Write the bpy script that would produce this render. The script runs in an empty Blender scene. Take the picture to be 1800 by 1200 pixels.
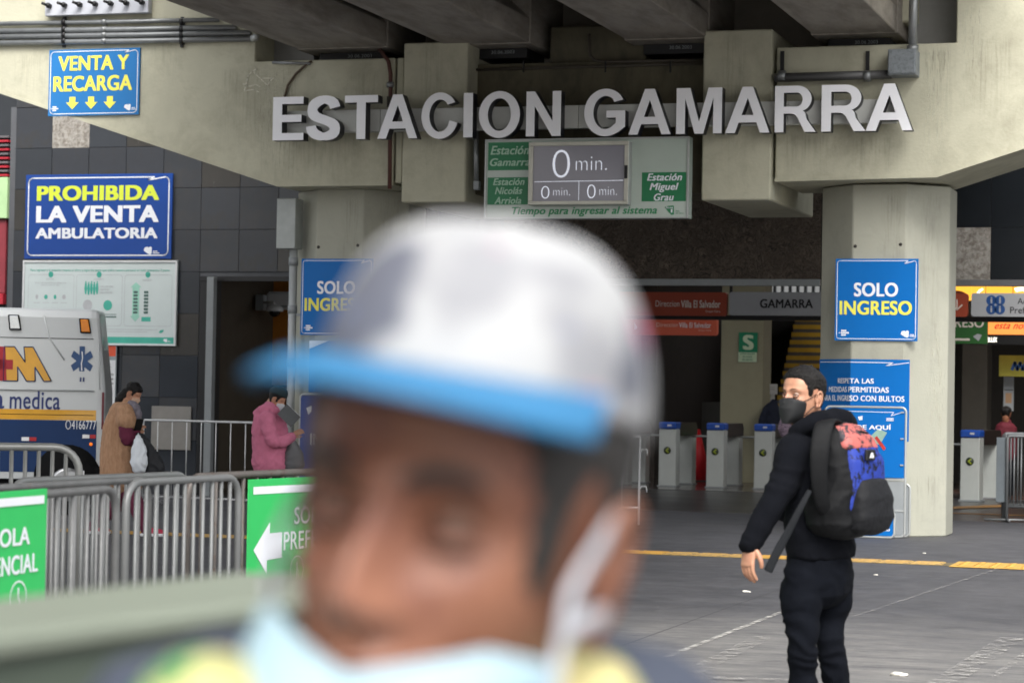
import bpy, bmesh, math, random
from mathutils import Vector, Matrix, noise as mnoise
random.seed(7)
SC = bpy.context.scene
COL = SC.collection

# ------------------------------------------------------------------ camera, sky, sun, exposure
FPX, CAMH = 4250.0, 1.5                      # focal length in photo pixels (1800 px wide), eye height
YAW, PIT, ROLL = math.radians(17.7), math.atan(95 / 4250.0), 0.018
_f0 = Vector((-math.sin(YAW), math.cos(YAW), 0)); _r0 = Vector((math.cos(YAW), math.sin(YAW), 0)); _u0 = Vector((0, 0, 1))
CF = _f0 * math.cos(PIT) + _u0 * math.sin(PIT); _u = _u0 * math.cos(PIT) - _f0 * math.sin(PIT)
CR = _r0 * math.cos(ROLL) + _u * math.sin(ROLL); CU = _u * math.cos(ROLL) - _r0 * math.sin(ROLL)
CO = Vector((0, 0, CAMH))
cam_d = bpy.data.cameras.new('camera'); cam = bpy.data.objects.new('camera', cam_d); COL.objects.link(cam)
m3 = Matrix((CR, CU, -CF)).transposed()
cam.matrix_world = Matrix.Translation(CO) @ m3.to_4x4()
cam_d.sensor_width = 36; cam_d.lens = 36 * FPX / 1800.0
cam_d.clip_start = 0.05; cam_d.clip_end = 500
cam_d.dof.use_dof = True; cam_d.dof.focus_distance = 17.0; cam_d.dof.aperture_fstop = 4.9
cam_d.dof.aperture_blades = 0
SC.camera = cam

SUN_EL, SUN_AZ = 48.0, 158.0                 # degrees; azimuth the light comes from (0 = +Y, clockwise)
world = bpy.data.worlds.new('World'); SC.world = world; world.use_nodes = True
wn = world.node_tree.nodes; wl = world.node_tree.links
wn.clear()
w_out = wn.new('ShaderNodeOutputWorld'); w_bg = wn.new('ShaderNodeBackground'); w_sky = wn.new('ShaderNodeTexSky')
w_sky.sky_type = 'NISHITA'; w_sky.sun_disc = False; w_sky.sun_elevation = math.radians(SUN_EL)
w_sky.sun_rotation = math.radians(SUN_AZ); w_sky.air_density = 1.0; w_sky.dust_density = 6.0; w_sky.ozone_density = 1.0
w_hs = wn.new('ShaderNodeHueSaturation'); w_hs.inputs['Saturation'].default_value = 0.22
wl.new(w_sky.outputs[0], w_hs.inputs['Color']); wl.new(w_hs.outputs[0], w_bg.inputs['Color'])
w_bg.inputs['Strength'].default_value = 0.15
wl.new(w_bg.outputs[0], w_out.inputs['Surface'])
sun_d = bpy.data.lights.new('sun', 'SUN'); sun_d.energy = 0.85; sun_d.angle = math.radians(22); sun_d.color = (1, 0.97, 0.92)
sun = bpy.data.objects.new('sun', sun_d); COL.objects.link(sun)
_az, _el = math.radians(SUN_AZ), math.radians(SUN_EL)
_sd = Vector((math.sin(_az) * math.cos(_el), math.cos(_az) * math.cos(_el), math.sin(_el)))
sun.rotation_euler = _sd.to_track_quat('Z', 'Y').to_euler(); sun.location = (0, -10, 30)
SC.view_settings.view_transform = 'Standard'; SC.view_settings.look = 'None'
SC.view_settings.exposure = 1.08; SC.view_settings.gamma = 1.0; SC.view_settings.use_curve_mapping = False
SC.render.engine = 'CYCLES'
SC.cycles.max_bounces = 10; SC.cycles.diffuse_bounces = 6; SC.cycles.use_denoising = True
SC.cycles.transparent_max_bounces = 12

# ------------------------------------------------------------------ survey helpers: a sight line met with a real plane
def ray(px, py): return CR * ((px - 900) / FPX) - CU * ((py - 600) / FPX) + CF
def onY(px, py, Y): d = ray(px, py); return CO + d * (Y / d.y)
def onZ(px, py, Z): d = ray(px, py); return CO + d * ((Z - CAMH) / d.z)
def onD(px, py, D): return CO + ray(px, py) * D

# ------------------------------------------------------------------ materials
def lin(c):
    if isinstance(c, str):
        c = [int(c[i:i + 2], 16) / 255 for i in (0, 2, 4)]
    return tuple((v / 12.92 if v <= 0.04045 else ((v + 0.055) / 1.055) ** 2.4) for v in c)
MATS = {}
def mat(name, color, rough=0.6, metal=0.0, var=0.12, scale=4.0, bump=0.0, bscale=60.0, color2=None, thr=None, spec=0.5,
        emit=None, estr=0.0, stretch=(1, 1, 1), coat=0.0, rvar=0.0, gen=False):
    """Procedural surface: base colour, broad and fine noise variation, optional second colour in blotches, bump."""
    if name in MATS: return MATS[name]
    m = bpy.data.materials.new(name); m.use_nodes = True; N = m.node_tree.nodes; L = m.node_tree.links
    b = N['Principled BSDF']; MATS[name] = m
    b.inputs['Roughness'].default_value = rough; b.inputs['Metallic'].default_value = metal
    b.inputs['Specular IOR Level'].default_value = spec; b.inputs['Coat Weight'].default_value = coat
    c = lin(color)
    tc = N.new('ShaderNodeTexCoord'); mp = N.new('ShaderNodeMapping'); mp.inputs['Scale'].default_value = stretch
    L.new(tc.outputs['Object'], mp.inputs['Vector'])
    n1 = N.new('ShaderNodeTexNoise'); n1.inputs['Scale'].default_value = scale; n1.inputs['Detail'].default_value = 6
    n1.inputs['Roughness'].default_value = 0.65
    L.new(mp.outputs[0], n1.inputs['Vector'])
    r = N.new('ShaderNodeMapRange'); r.inputs['From Min'].default_value = 0.3; r.inputs['From Max'].default_value = 0.7
    r.inputs['To Min'].default_value = 1 - var; r.inputs['To Max'].default_value = 1 + var
    L.new(n1.outputs['Fac'], r.inputs['Value'])
    mul = N.new('ShaderNodeVectorMath'); mul.operation = 'SCALE'
    L.new(r.outputs[0], mul.inputs['Scale'])
    if color2 is not None:
        n2 = N.new('ShaderNodeTexNoise'); n2.inputs['Scale'].default_value = scale * 1.7; n2.inputs['Detail'].default_value = 8
        n2.inputs['Roughness'].default_value = 0.7; n2.inputs['Distortion'].default_value = 0.4
        L.new(mp.outputs[0], n2.inputs['Vector'])
        cr = N.new('ShaderNodeValToRGB'); t = thr or (0.55, 0.65)
        cr.color_ramp.elements[0].position = t[0]; cr.color_ramp.elements[1].position = t[1]
        L.new(n2.outputs['Fac'], cr.inputs[0])
        mx = N.new('ShaderNodeMix'); mx.data_type = 'RGBA'
        mx.inputs['A'].default_value = (*c, 1); mx.inputs['B'].default_value = (*lin(color2), 1)
        L.new(cr.outputs[0], mx.inputs['Factor']); L.new(mx.outputs['Result'], mul.inputs[0])
    else:
        mul.inputs[0].default_value = c
    L.new(mul.outputs[0], b.inputs['Base Color'])
    if bump:
        n3 = N.new('ShaderNodeTexNoise'); n3.inputs['Scale'].default_value = bscale; n3.inputs['Detail'].default_value = 5
        L.new(mp.outputs[0], n3.inputs['Vector'])
        bp = N.new('ShaderNodeBump'); bp.inputs['Strength'].default_value = bump; bp.inputs['Distance'].default_value = 0.01
        L.new(n3.outputs['Fac'], bp.inputs['Height']); L.new(bp.outputs[0], b.inputs['Normal'])
    if rvar:
        r2 = N.new('ShaderNodeMapRange'); r2.inputs['To Min'].default_value = max(0.02, rough - rvar)
        r2.inputs['To Max'].default_value = rough + rvar
        L.new(n1.outputs['Fac'], r2.inputs['Value']); L.new(r2.outputs[0], b.inputs['Roughness'])
    if emit:
        b.inputs['Emission Color'].default_value = (*lin(emit), 1); b.inputs['Emission Strength'].default_value = estr
    return m

def worn_paint(name, color, lo=0.45, hi=0.6, scale=9, stretch=(1, 1, 1)):
    """Road paint worn through in patches: the bare ground shows where the mask is zero."""
    if name in MATS: return MATS[name]
    m = bpy.data.materials.new(name); m.use_nodes = True; N = m.node_tree.nodes; L = m.node_tree.links
    b = N['Principled BSDF']; b.inputs['Base Color'].default_value = (*lin(color), 1); b.inputs['Roughness'].default_value = 0.75
    tc = N.new('ShaderNodeTexCoord'); mp = N.new('ShaderNodeMapping'); mp.inputs['Scale'].default_value = stretch
    L.new(tc.outputs['Object'], mp.inputs[0])
    n = N.new('ShaderNodeTexNoise'); n.inputs['Scale'].default_value = scale; n.inputs['Detail'].default_value = 10; n.inputs['Roughness'].default_value = 0.75
    L.new(mp.outputs[0], n.inputs['Vector'])
    cr = N.new('ShaderNodeValToRGB'); cr.color_ramp.elements[0].position = lo; cr.color_ramp.elements[1].position = hi
    L.new(n.outputs['Fac'], cr.inputs[0]); L.new(cr.outputs[0], b.inputs['Alpha'])
    MATS[name] = m; return m

def streaks(name, color, lo, hi, scale, stretch, strength=.7):
    """run-off stains: stretched noise that fades out toward every edge of the patch (generated coordinates)"""
    if name in MATS: return MATS[name]
    m = worn_paint(name, color, lo, hi, scale, stretch); N = m.node_tree.nodes; L = m.node_tree.links; b = N['Principled BSDF']
    tc = N.new('ShaderNodeTexCoord'); sp = N.new('ShaderNodeSeparateXYZ'); L.new(tc.outputs['Generated'], sp.inputs[0])
    def M2(op, a, b_):
        x = N.new('ShaderNodeMath'); x.operation = op
        for i, v in enumerate((a, b_)):
            if isinstance(v, (int, float)): x.inputs[i].default_value = v
            else: L.new(v, x.inputs[i])
        return x.outputs[0]
    def tent(o, k): return M2('MINIMUM', M2('MULTIPLY', M2('MULTIPLY', o, M2('SUBTRACT', 1.0, o)), k), 1.0)
    ox = tent(sp.outputs['X'], 5.0)
    oz = M2('MULTIPLY', M2('MINIMUM', M2('MULTIPLY', sp.outputs['Z'], 1.3), 1.0), M2('MINIMUM', M2('MULTIPLY', M2('SUBTRACT', 1.0, sp.outputs['Z']), 14.0), 1.0))
    old = b.inputs['Alpha'].links[0].from_socket
    L.new(M2('MULTIPLY', M2('MULTIPLY', old, M2('MULTIPLY', ox, oz)), strength), b.inputs['Alpha']); return m

# ------------------------------------------------------------------ mesh building
class MB:
    def __init__(s): s.v = []; s.f = []; s.sm = []
    def add(s, vs, fs, smooth=False, M=None):
        o = len(s.v)
        for v in vs:
            v = Vector(v); s.v.append(M @ v if M else v)
        for f in fs: s.f.append([i + o for i in f]); s.sm.append(smooth)
        return s
    def box(s, x0, y0, z0, x1, y1, z1, b=0.0, M=None):
        if x0 > x1: x0, x1 = x1, x0
        if y0 > y1: y0, y1 = y1, y0
        if z0 > z1: z0, z1 = z1, z0
        if b <= 0 or min(x1 - x0, y1 - y0, z1 - z0) <= 2.1 * b:
            vs = [(x, y, z) for x in (x0, x1) for y in (y0, y1) for z in (z0, z1)]
            fs = [(0, 1, 3, 2), (4, 6, 7, 5), (0, 4, 5, 1), (2, 3, 7, 6), (0, 2, 6, 4), (1, 5, 7, 3)]
            return s.add(vs, fs, False, M)
        bm = bmesh.new(); bmesh.ops.create_cube(bm, size=1)
        for v in bm.verts:
            v.co = Vector(((x0 + x1) / 2 + v.co.x * (x1 - x0), (y0 + y1) / 2 + v.co.y * (y1 - y0), (z0 + z1) / 2 + v.co.z * (z1 - z0)))
        bmesh.ops.bevel(bm, geom=bm.edges[:], offset=b, segments=1, affect='EDGES', profile=0.5)
        return s.frombm(bm, M=M)
    def frombm(s, bm, smooth=False, M=None):
        bm.verts.index_update()
        s.add([v.co.copy() for v in bm.verts], [[v.index for v in f.verts] for f in bm.faces], smooth, M); bm.free(); return s
    def prism(s, pts, y0, y1, M=None, b=0.0):
        """pts in (x, z), extruded from y0 to y1"""
        bm = bmesh.new(); vs = [bm.verts.new((p[0], y0, p[1])) for p in pts]; f = bm.faces.new(vs)
        bmesh.ops.recalc_face_normals(bm, faces=[f])
        r = bmesh.ops.extrude_face_region(bm, geom=[f])
        bmesh.ops.translate(bm, verts=[g for g in r['geom'] if isinstance(g, bmesh.types.BMVert)], vec=(0, y1 - y0, 0))
        bmesh.ops.recalc_face_normals(bm, faces=bm.faces)
        if b: bmesh.ops.bevel(bm, geom=bm.edges[:], offset=b, segments=1, affect='EDGES')
        bmesh.ops.triangulate(bm, faces=[f for f in bm.faces if len(f.verts) > 4])
        return s.frombm(bm, M=M)
    def prismz(s, pts, z0, z1, M=None, b=0.0):
        """pts in (x, y), extruded up"""
        R = Matrix(((1, 0, 0, 0), (0, 0, 1, 0), (0, 1, 0, 0), (0, 0, 0, 1)))
        return s.prism(pts, z0, z1, M=(M @ R if M else R), b=b)
    def tube(s, pts, r, n=8, M=None, closed=False, cap=True):
        pts = [Vector(p) for p in pts]; k = len(pts); rs = r if isinstance(r, (list, tuple)) else [r] * k
        rings = []; up = Vector((0.13, 0.21, 0.97))
        for i, p in enumerate(pts):
            if closed: t = pts[(i + 1) % k] - pts[i - 1]
            else: t = pts[min(i + 1, k - 1)] - pts[max(i - 1, 0)]
            t.normalize()
            if i == 0:
                a = up.cross(t)
                if a.length < 0.1: a = Vector((1, 0, 0)).cross(t)
            else: a = a - t * a.dot(t)
            a.normalize(); b = t.cross(a)
            rings.append([p + (a * math.cos(2 * math.pi * j / n) + b * math.sin(2 * math.pi * j / n)) * rs[i] for j in range(n)])
        vs = [v for g in rings for v in g]; fs = []
        for i in range(k if closed else k - 1):
            i2 = (i + 1) % k
            for j in range(n): fs.append((i * n + j, i * n + (j + 1) % n, i2 * n + (j + 1) % n, i2 * n + j))
        if cap and not closed: fs.append(tuple(range(n - 1, -1, -1))); fs.append(tuple((k - 1) * n + j for j in range(n)))
        return s.add(vs, fs, True, M)
    def ball(s, c, rx, ry=None, rz=None, nu=16, nv=10, M=None, v0=0.0, v1=1.0):
        ry = ry or rx; rz = rz or rx; vs = []; fs = []
        for i in range(nv + 1):
            t = math.pi * (v0 + (v1 - v0) * i / nv)
            for j in range(nu):
                p = 2 * math.pi * j / nu
                vs.append((c[0] + rx * math.sin(t) * math.cos(p), c[1] + ry * math.sin(t) * math.sin(p), c[2] + rz * math.cos(t)))
        for i in range(nv):
            for j in range(nu): fs.append((i * nu + j, (i + 1) * nu + j, (i + 1) * nu + (j + 1) % nu, i * nu + (j + 1) % nu))
        return s.add(vs, fs, True, M)
    def limb(s, pts, rad, side=None, n=18, M=None, sub=3, capk=0.9):
        """smooth tapered limb: pts, rad = r or (a, b): a across 'side', b across the other way; rounded ends"""
        pts = [Vector(p) for p in pts]; rad = [(r, r) if not isinstance(r, (tuple, list)) else r for r in rad]
        P = []; R = []
        k = len(pts)
        for i in range(k - 1):
            p0, p1, p2, p3 = pts[max(i - 1, 0)], pts[i], pts[i + 1], pts[min(i + 2, k - 1)]
            for q in range(sub):
                t = q / sub
                P.append(0.5 * ((2 * p1) + (p2 - p0) * t + (2 * p0 - 5 * p1 + 4 * p2 - p3) * t * t + (3 * p1 - p0 - 3 * p2 + p3) * t ** 3))
                u = t * t * (3 - 2 * t)
                R.append((rad[i][0] * (1 - u) + rad[i + 1][0] * u, rad[i][1] * (1 - u) + rad[i + 1][1] * u))
        P.append(pts[-1]); R.append(rad[-1])
        t0 = (P[1] - P[0]).normalized(); t1 = (P[-1] - P[-2]).normalized()
        pre = []; post = []
        for q in (0.98, 0.8, 0.45):
            d = q; w = math.sqrt(1 - q * q)
            pre.append((P[0] - t0 * d * min(R[0]) * capk, (R[0][0] * w, R[0][1] * w)))
            post.insert(0, (P[-1] + t1 * d * min(R[-1]) * capk, (R[-1][0] * w, R[-1][1] * w)))
        P = [p for p, _ in pre] + P + [p for p, _ in post]; R = [r for _, r in pre] + R + [r for _, r in post]
        sd = Vector(side) if side else Vector((1, 0, 0)); vs = []; fs = []; K = len(P)
        for i in range(K):
            t = (P[min(i + 1, K - 1)] - P[max(i - 1, 0)]).normalized()
            a = sd - t * sd.dot(t)
            if a.length < 0.15: a = Vector((0, 1, 0)) - t * t.y
            a.normalize(); b = t.cross(a)
            for j in range(n):
                w = 2 * math.pi * j / n
                vs.append(P[i] + a * math.cos(w) * R[i][0] + b * math.sin(w) * R[i][1])
        for i in range(K - 1):
            for j in range(n): fs.append((i * n + j, i * n + (j + 1) % n, (i + 1) * n + (j + 1) % n, (i + 1) * n + j))
        fs.append(tuple(range(n - 1, -1, -1))); fs.append(tuple((K - 1) * n + j for j in range(n)))
        return s.add(vs, fs, True, M)
    def mesh(s, name):
        me = bpy.data.meshes.new(name); me.from_pydata([tuple(v) for v in s.v], [], s.f)
        me.polygons.foreach_set('use_smooth', s.sm); me.update(); return me

def link(name, me, m=None, parent=None, loc=None, rz=0, label=None):
    o = bpy.data.objects.new(name, me); COL.objects.link(o)
    if m and me is not None and not me.materials: me.materials.append(m)
    if parent: o.parent = parent
    if loc is not None: o.location = loc
    if rz: o.rotation_euler = (0, 0, rz)
    if label: o['label'] = label
    return o
def part(name, mb, m, parent, label=None, loc=None, rz=0): return link(name, mb.mesh(name), m, parent, loc, rz, label)
def tag(o, label, cat, group=None, kind=None):
    o['label'] = label; o['category'] = cat
    if group: o['group'] = group
    if kind: o['kind'] = kind
    return o
def thing(name, label, cat, loc=(0, 0, 0), rz=0, group=None):
    o = bpy.data.objects.new(name, None); COL.objects.link(o); o.location = loc; o.rotation_euler = (0, 0, rz)
    o.empty_display_size = 0.1
    return tag(o, label, cat, group)
def struct(name, mb, m):
    o = link(name, mb.mesh(name), m); o['kind'] = 'structure'; return o
def copy_tree(o, parent=None):
    c = o.copy(); COL.objects.link(c); c.parent = parent
    for ch in list(o.children): copy_tree(ch, c)
    return c
def remesh(mb, voxel, smooth=3, disp=None, adapt=0.0):
    """fuse the overlapping pieces of mb into one continuous smooth skin"""
    me = mb.mesh('tmp'); o = bpy.data.objects.new('tmp', me); COL.objects.link(o)
    r = o.modifiers.new('r', 'REMESH'); r.mode = 'VOXEL'; r.voxel_size = voxel; r.adaptivity = adapt; r.use_smooth_shade = True
    if smooth:
        sm = o.modifiers.new('s', 'SMOOTH'); sm.factor = 0.6; sm.iterations = smooth
    dg = bpy.context.evaluated_depsgraph_get()
    out = bpy.data.meshes.new_from_object(o.evaluated_get(dg))
    bpy.data.objects.remove(o); bpy.data.meshes.remove(me)
    if disp:
        out.update(); ns = [v.normal.copy() for v in out.vertices]
        for v, n in zip(out.vertices, ns): v.co = v.co + n * disp(v.co)
    out.materials.clear()
    for p in out.polygons: p.use_smooth = True
    out.update()
    return out

# ------------------------------------------------------------------ flat lettering and outlines (facing -Y, x right, z up)
_tc = {}
def text_verts(s, bold=0.0, shear=0.0, res=5):
    k = (s, bold, shear, res)
    if k in _tc: return _tc[k]
    c = bpy.data.curves.new('t', 'FONT'); c.body = s; c.shear = shear; c.offset = bold; c.resolution_u = res; c.space_character = 1.04
    c.fill_mode = 'FRONT'
    o = bpy.data.objects.new('t', c); m = o.to_mesh()
    vs = [v.co.copy() for v in m.vertices]; fs = [list(p.vertices) for p in m.polygons]
    o.to_mesh_clear(); bpy.data.objects.remove(o); bpy.data.curves.remove(c)
    _tc[k] = (vs, fs); return _tc[k]
def text_into(mb, s, x0, x1, z0, z1, y=0.0, bold=0.02, shear=0.0, M=None):
    vs, fs = text_verts(s, min(bold, 0.0), shear)
    a0 = min(v.x for v in vs); a1 = max(v.x for v in vs); b0 = min(v.y for v in vs); b1 = max(v.y for v in vs)
    # heavier weight: the glyphs are laid down several times, each nudged a little and a hair behind the last
    b = bold * .8; sh = [(0, 0)] if b < .004 else [(-b, b * .5), (b, b * .5), (-b, -b * .5), (b, -b * .5), (0, 0)]
    kx = (x1 - x0) / (a1 - a0 + 2 * b); kz = (z1 - z0) / (b1 - b0 + b)
    for i, (dx, dz) in enumerate(sh):
        mb.add([(x0 + (v.x - a0 + b + dx) * kx, y - .00025 * i, z0 + (v.y - b0 + b * .5 + dz) * kz) for v in vs], fs, False, M)
    return mb
def poly_curve(loops, extrude, mb=None, y=0.0, M=None):
    """loops in (x, z), inner loops become holes; solid from y-extrude to y+extrude"""
    c = bpy.data.curves.new('p', 'CURVE'); c.dimensions = '2D'; c.fill_mode = 'BOTH'; c.extrude = extrude
    for L in loops:
        s = c.splines.new('POLY'); s.points.add(len(L) - 1)
        for i, p in enumerate(L): s.points[i].co = (p[0], p[1], 0, 1)
        s.use_cyclic_u = True
    o = bpy.data.objects.new('p', c); m = o.to_mesh()
    vs = [(v.co.x, y - v.co.z, v.co.y) for v in m.vertices]; fs = [list(p.vertices) for p in m.polygons]
    o.to_mesh_clear(); bpy.data.objects.remove(o); bpy.data.curves.remove(c)
    mb = mb or MB(); return mb.add(vs, fs, False, M)
def flat(mb, pts, y=0.0, M=None):
    return mb.add([(p[0], y, p[1]) for p in pts], [list(range(len(pts)))], False, M)
def stripline(mb, pts, w, y=0.0, M=None):
    """flat line of width w along pts in (x, z)"""
    for a, b in zip(pts, pts[1:]):
        a = Vector(a); b = Vector(b); d = (b - a)
        if d.length < 1e-6: continue
        d.normalize(); n = Vector((-d.y, d.x)) * w / 2; e = d * w * 0.3
        flat(mb, [(a - n - e), (b - n + e), (b + n + e), (a + n - e)], y, M)
    return mb
def roundrect(x0, z0, x1, z1, r, n=4):
    P = []
    for cx, cz, a0 in ((x1 - r, z0 + r, -90), (x1 - r, z1 - r, 0), (x0 + r, z1 - r, 90), (x0 + r, z0 + r, 180)):
        for i in range(n + 1):
            a = math.radians(a0 + 90 * i / n); P.append((cx + r * math.cos(a), cz + r * math.sin(a)))
    return P
class Sign:
    """flat board whose front faces -Y; u, v run 0..1 from its upper left corner"""
    def __init__(s, name, label, loc, w, h, m, t=0.02, rz=0, group=None, cat='sign', r=0.0, pname='panel'):
        s.w, s.h = w, h; s.root = thing(name, label, cat, loc, rz, group); s.y = -t
        mb = MB()
        if r: mb.prism(roundrect(-w / 2, 0, w / 2, h, r), -t, 0)
        else: mb.box(-w / 2, -t, 0, w / 2, 0, h, 0.002)
        part(pname, mb, m, s.root)
    def X(s, u): return (u - 0.5) * s.w
    def Z(s, v): return (1 - v) * s.h
    def text(s, t, u0, u1, v0, v1, m, bold=0.03, shear=0.0, dy=0.003, name='lettering'):
        mb = MB(); text_into(mb, t, s.X(u0), s.X(u1), s.Z(v1), s.Z(v0), s.y - dy, bold, shear); return part(name, mb, m, s.root)
    def texts(s, items, m, bold=0.03, shear=0.0, dy=0.003, name='lettering'):
        mb = MB()
        for t, u0, u1, v0, v1 in items: text_into(mb, t, s.X(u0), s.X(u1), s.Z(v1), s.Z(v0), s.y - dy, bold, shear)
        return part(name, mb, m, s.root)
    def rect(s, u0, u1, v0, v1, m, dy=0.0015, name='colour_field'):
        mb = MB(); flat(mb, [(s.X(u0), s.Z(v1)), (s.X(u1), s.Z(v1)), (s.X(u1), s.Z(v0)), (s.X(u0), s.Z(v0))], s.y - dy)
        return part(name, mb, m, s.root)
    def shape(s, polys, m, dy=0.003, name='emblem'):
        mb = MB()
        for P in polys: flat(mb, [(s.X(u), s.Z(v)) for u, v in P], s.y - dy)
        return part(name, mb, m, s.root)
    def line(s, pts, wd, m, dy=0.003, name='border_line'):
        mb = MB(); stripline(mb, [(s.X(u), s.Z(v)) for u, v in pts], wd, s.y - dy); return part(name, mb, m, s.root)
    def border(s, ins, r, wd, m, flick=True):
        """rounded border line with the small zigzag the operator's signs have in the upper right corner"""
        x0, x1, z0, z1 = -s.w / 2 + ins, s.w / 2 - ins, ins, s.h - ins
        P = roundrect(x0, z0, x1, z1, r, 5)
        # start after the upper right corner, run round, end at it
        mb = MB()
        if flick:
            rest = P[12:] + P[:12]                       # from the upper left corner round to the upper right one
            path = [(x1 - s.w * 0.10, z1)] + rest
            path = path[:]
            stripline(mb, path, wd, s.y - 0.003)
            stripline(mb, [(x1 - s.w * 0.10, z1), (x1 - s.w * 0.14, z1 - s.h * 0.035), (x1 - r, z1 - 0.003)], wd, s.y - 0.0035)
        else:
            stripline(mb, P + [P[0]], wd, s.y - 0.003)
        return part('border_line', mb, m, s.root)
    def logo_heart(s, u, v, sz, m):
        """small metro emblem: slanted heart with a 1 in it, and two tiny words beside it"""
        X, Z = s.X(u), s.Z(v); q = sz
        P = [(0, -q * .05), (q * .12, q * .30), (q * .45, q * .38), (q * .6, q * .28), (q * .8, q * .42), (q * 1.0, q * .30), (q * .98, -q * .35), (q * .78, -q * .5), (q * .5, -q * .38)]
        mb = MB(); flat(mb, [(X + a, Z + b) for a, b in P][::-1], s.y - 0.003)
        for k, wv in enumerate((0.55, 0.8)):
            z = Z - q * (.12 + .2 * k); flat(mb, [(X + q * 1.12, z - q * .05), (X + q * (1.12 + wv), z - q * .05), (X + q * (1.12 + wv), z + q * .05), (X + q * 1.12, z + q * .05)], s.y - 0.003)
        return part('emblem', mb, m, s.root)
    def logo_words(s, u, v, sz, m):
        X, Z = s.X(u), s.Z(v); q = sz; mb = MB()
        for a, b, c in ((.25, .8, .22), (.2, 1.05, .0), (.25, .75, -.22)):
            flat(mb, [(X + a * q, Z + (c - .08) * q), (X + b * q, Z + (c - .08) * q), (X + b * q, Z + (c + .08) * q), (X + a * q, Z + (c + .08) * q)], s.y - 0.003)
        flat(mb, [(X, Z), (X + .08 * q, Z - .07 * q), (X + .16 * q, Z), (X + .08 * q, Z + .07 * q)], s.y - 0.003)
        return part('emblem', mb, m, s.root)
# ================================================================== MATERIALS OF THE PLACE
M_CONC = mat('painted_concrete', 'b9b7a2', 0.8, var=0.10, scale=1.1, bump=0.3, bscale=30, color2='a29f8b', thr=(0.46, 0.72))
M_CONC_D = mat('raw_girder_concrete', '9a948b', 0.85, var=0.16, scale=2.0, bump=0.3, bscale=30, color2='79736b', thr=(0.42, 0.66), stretch=(1, .25, 1))
M_DECK = mat('deck_concrete', '8a847a', 0.9, var=0.2, scale=1.5, bump=0.2)
M_COL = mat('column_concrete', 'a7a799', 0.78, var=0.06, scale=1.3, bump=0.2, bscale=45, color2='9b9b8f', thr=(.5, .75))
M_TILE = mat('dark_porcelain_tile', '34373d', 0.2, var=0.16, scale=1.1, rvar=0.1, color2='35332f', thr=(0.5, 0.7))
M_TILE2 = mat('dark_porcelain_tile_worn', '36393e', 0.32, var=0.22, scale=1.6, rvar=0.12, color2='39393b', thr=(0.45, 0.6))
M_TILE3 = mat('black_porcelain_tile', '1d2126', 0.2, var=0.15, scale=1.0, rvar=0.08)
M_GROUT = mat('grout', '5a5c60', 0.9)
M_MORTAR = mat('rough_mortar', 'a09c95', 0.95, var=0.25, scale=9, bump=1.0, bscale=22, color2='7b746c', thr=(0.45, 0.6))
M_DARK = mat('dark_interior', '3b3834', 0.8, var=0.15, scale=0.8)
M_BLACK = mat('black_paint', '0f0f11', 0.45)
M_STEEL = mat('brushed_steel', 'b4b7b5', 0.36, 0.4, var=0.06, scale=3, rvar=0.08)
M_GALV = mat('galvanised_pipe', '8e9192', 0.42, 0.6, var=0.12, scale=8, rvar=0.1)
M_GREYP = mat('grey_enamel', '8d9294', 0.5, var=0.08, scale=5)
M_WHITE = mat('white_print', 'e9ecf2', 0.5, var=0.02)
M_WHITEP = mat('white_paint', 'd8dadc', 0.45, var=0.05, scale=6)
M_YEL = mat('yellow_print', 'efe95c', 0.5, var=0.02)
M_LIME = mat('lime_print', 'd6e442', 0.5, var=0.02)
M_BLUE1 = mat('sky_blue_sign', '2675b6', 0.4, var=0.05, scale=2, spec=.3)
M_BLUE2 = mat('deep_blue_sign', '1c4592', 0.4, var=0.05, scale=2, spec=.3)
M_BLUE3 = mat('bright_blue_sign', '0067b5', 0.4, var=0.04, scale=2, spec=.25)
M_GREEN = mat('green_print', '1f8350', 0.4, var=0.04)

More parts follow.
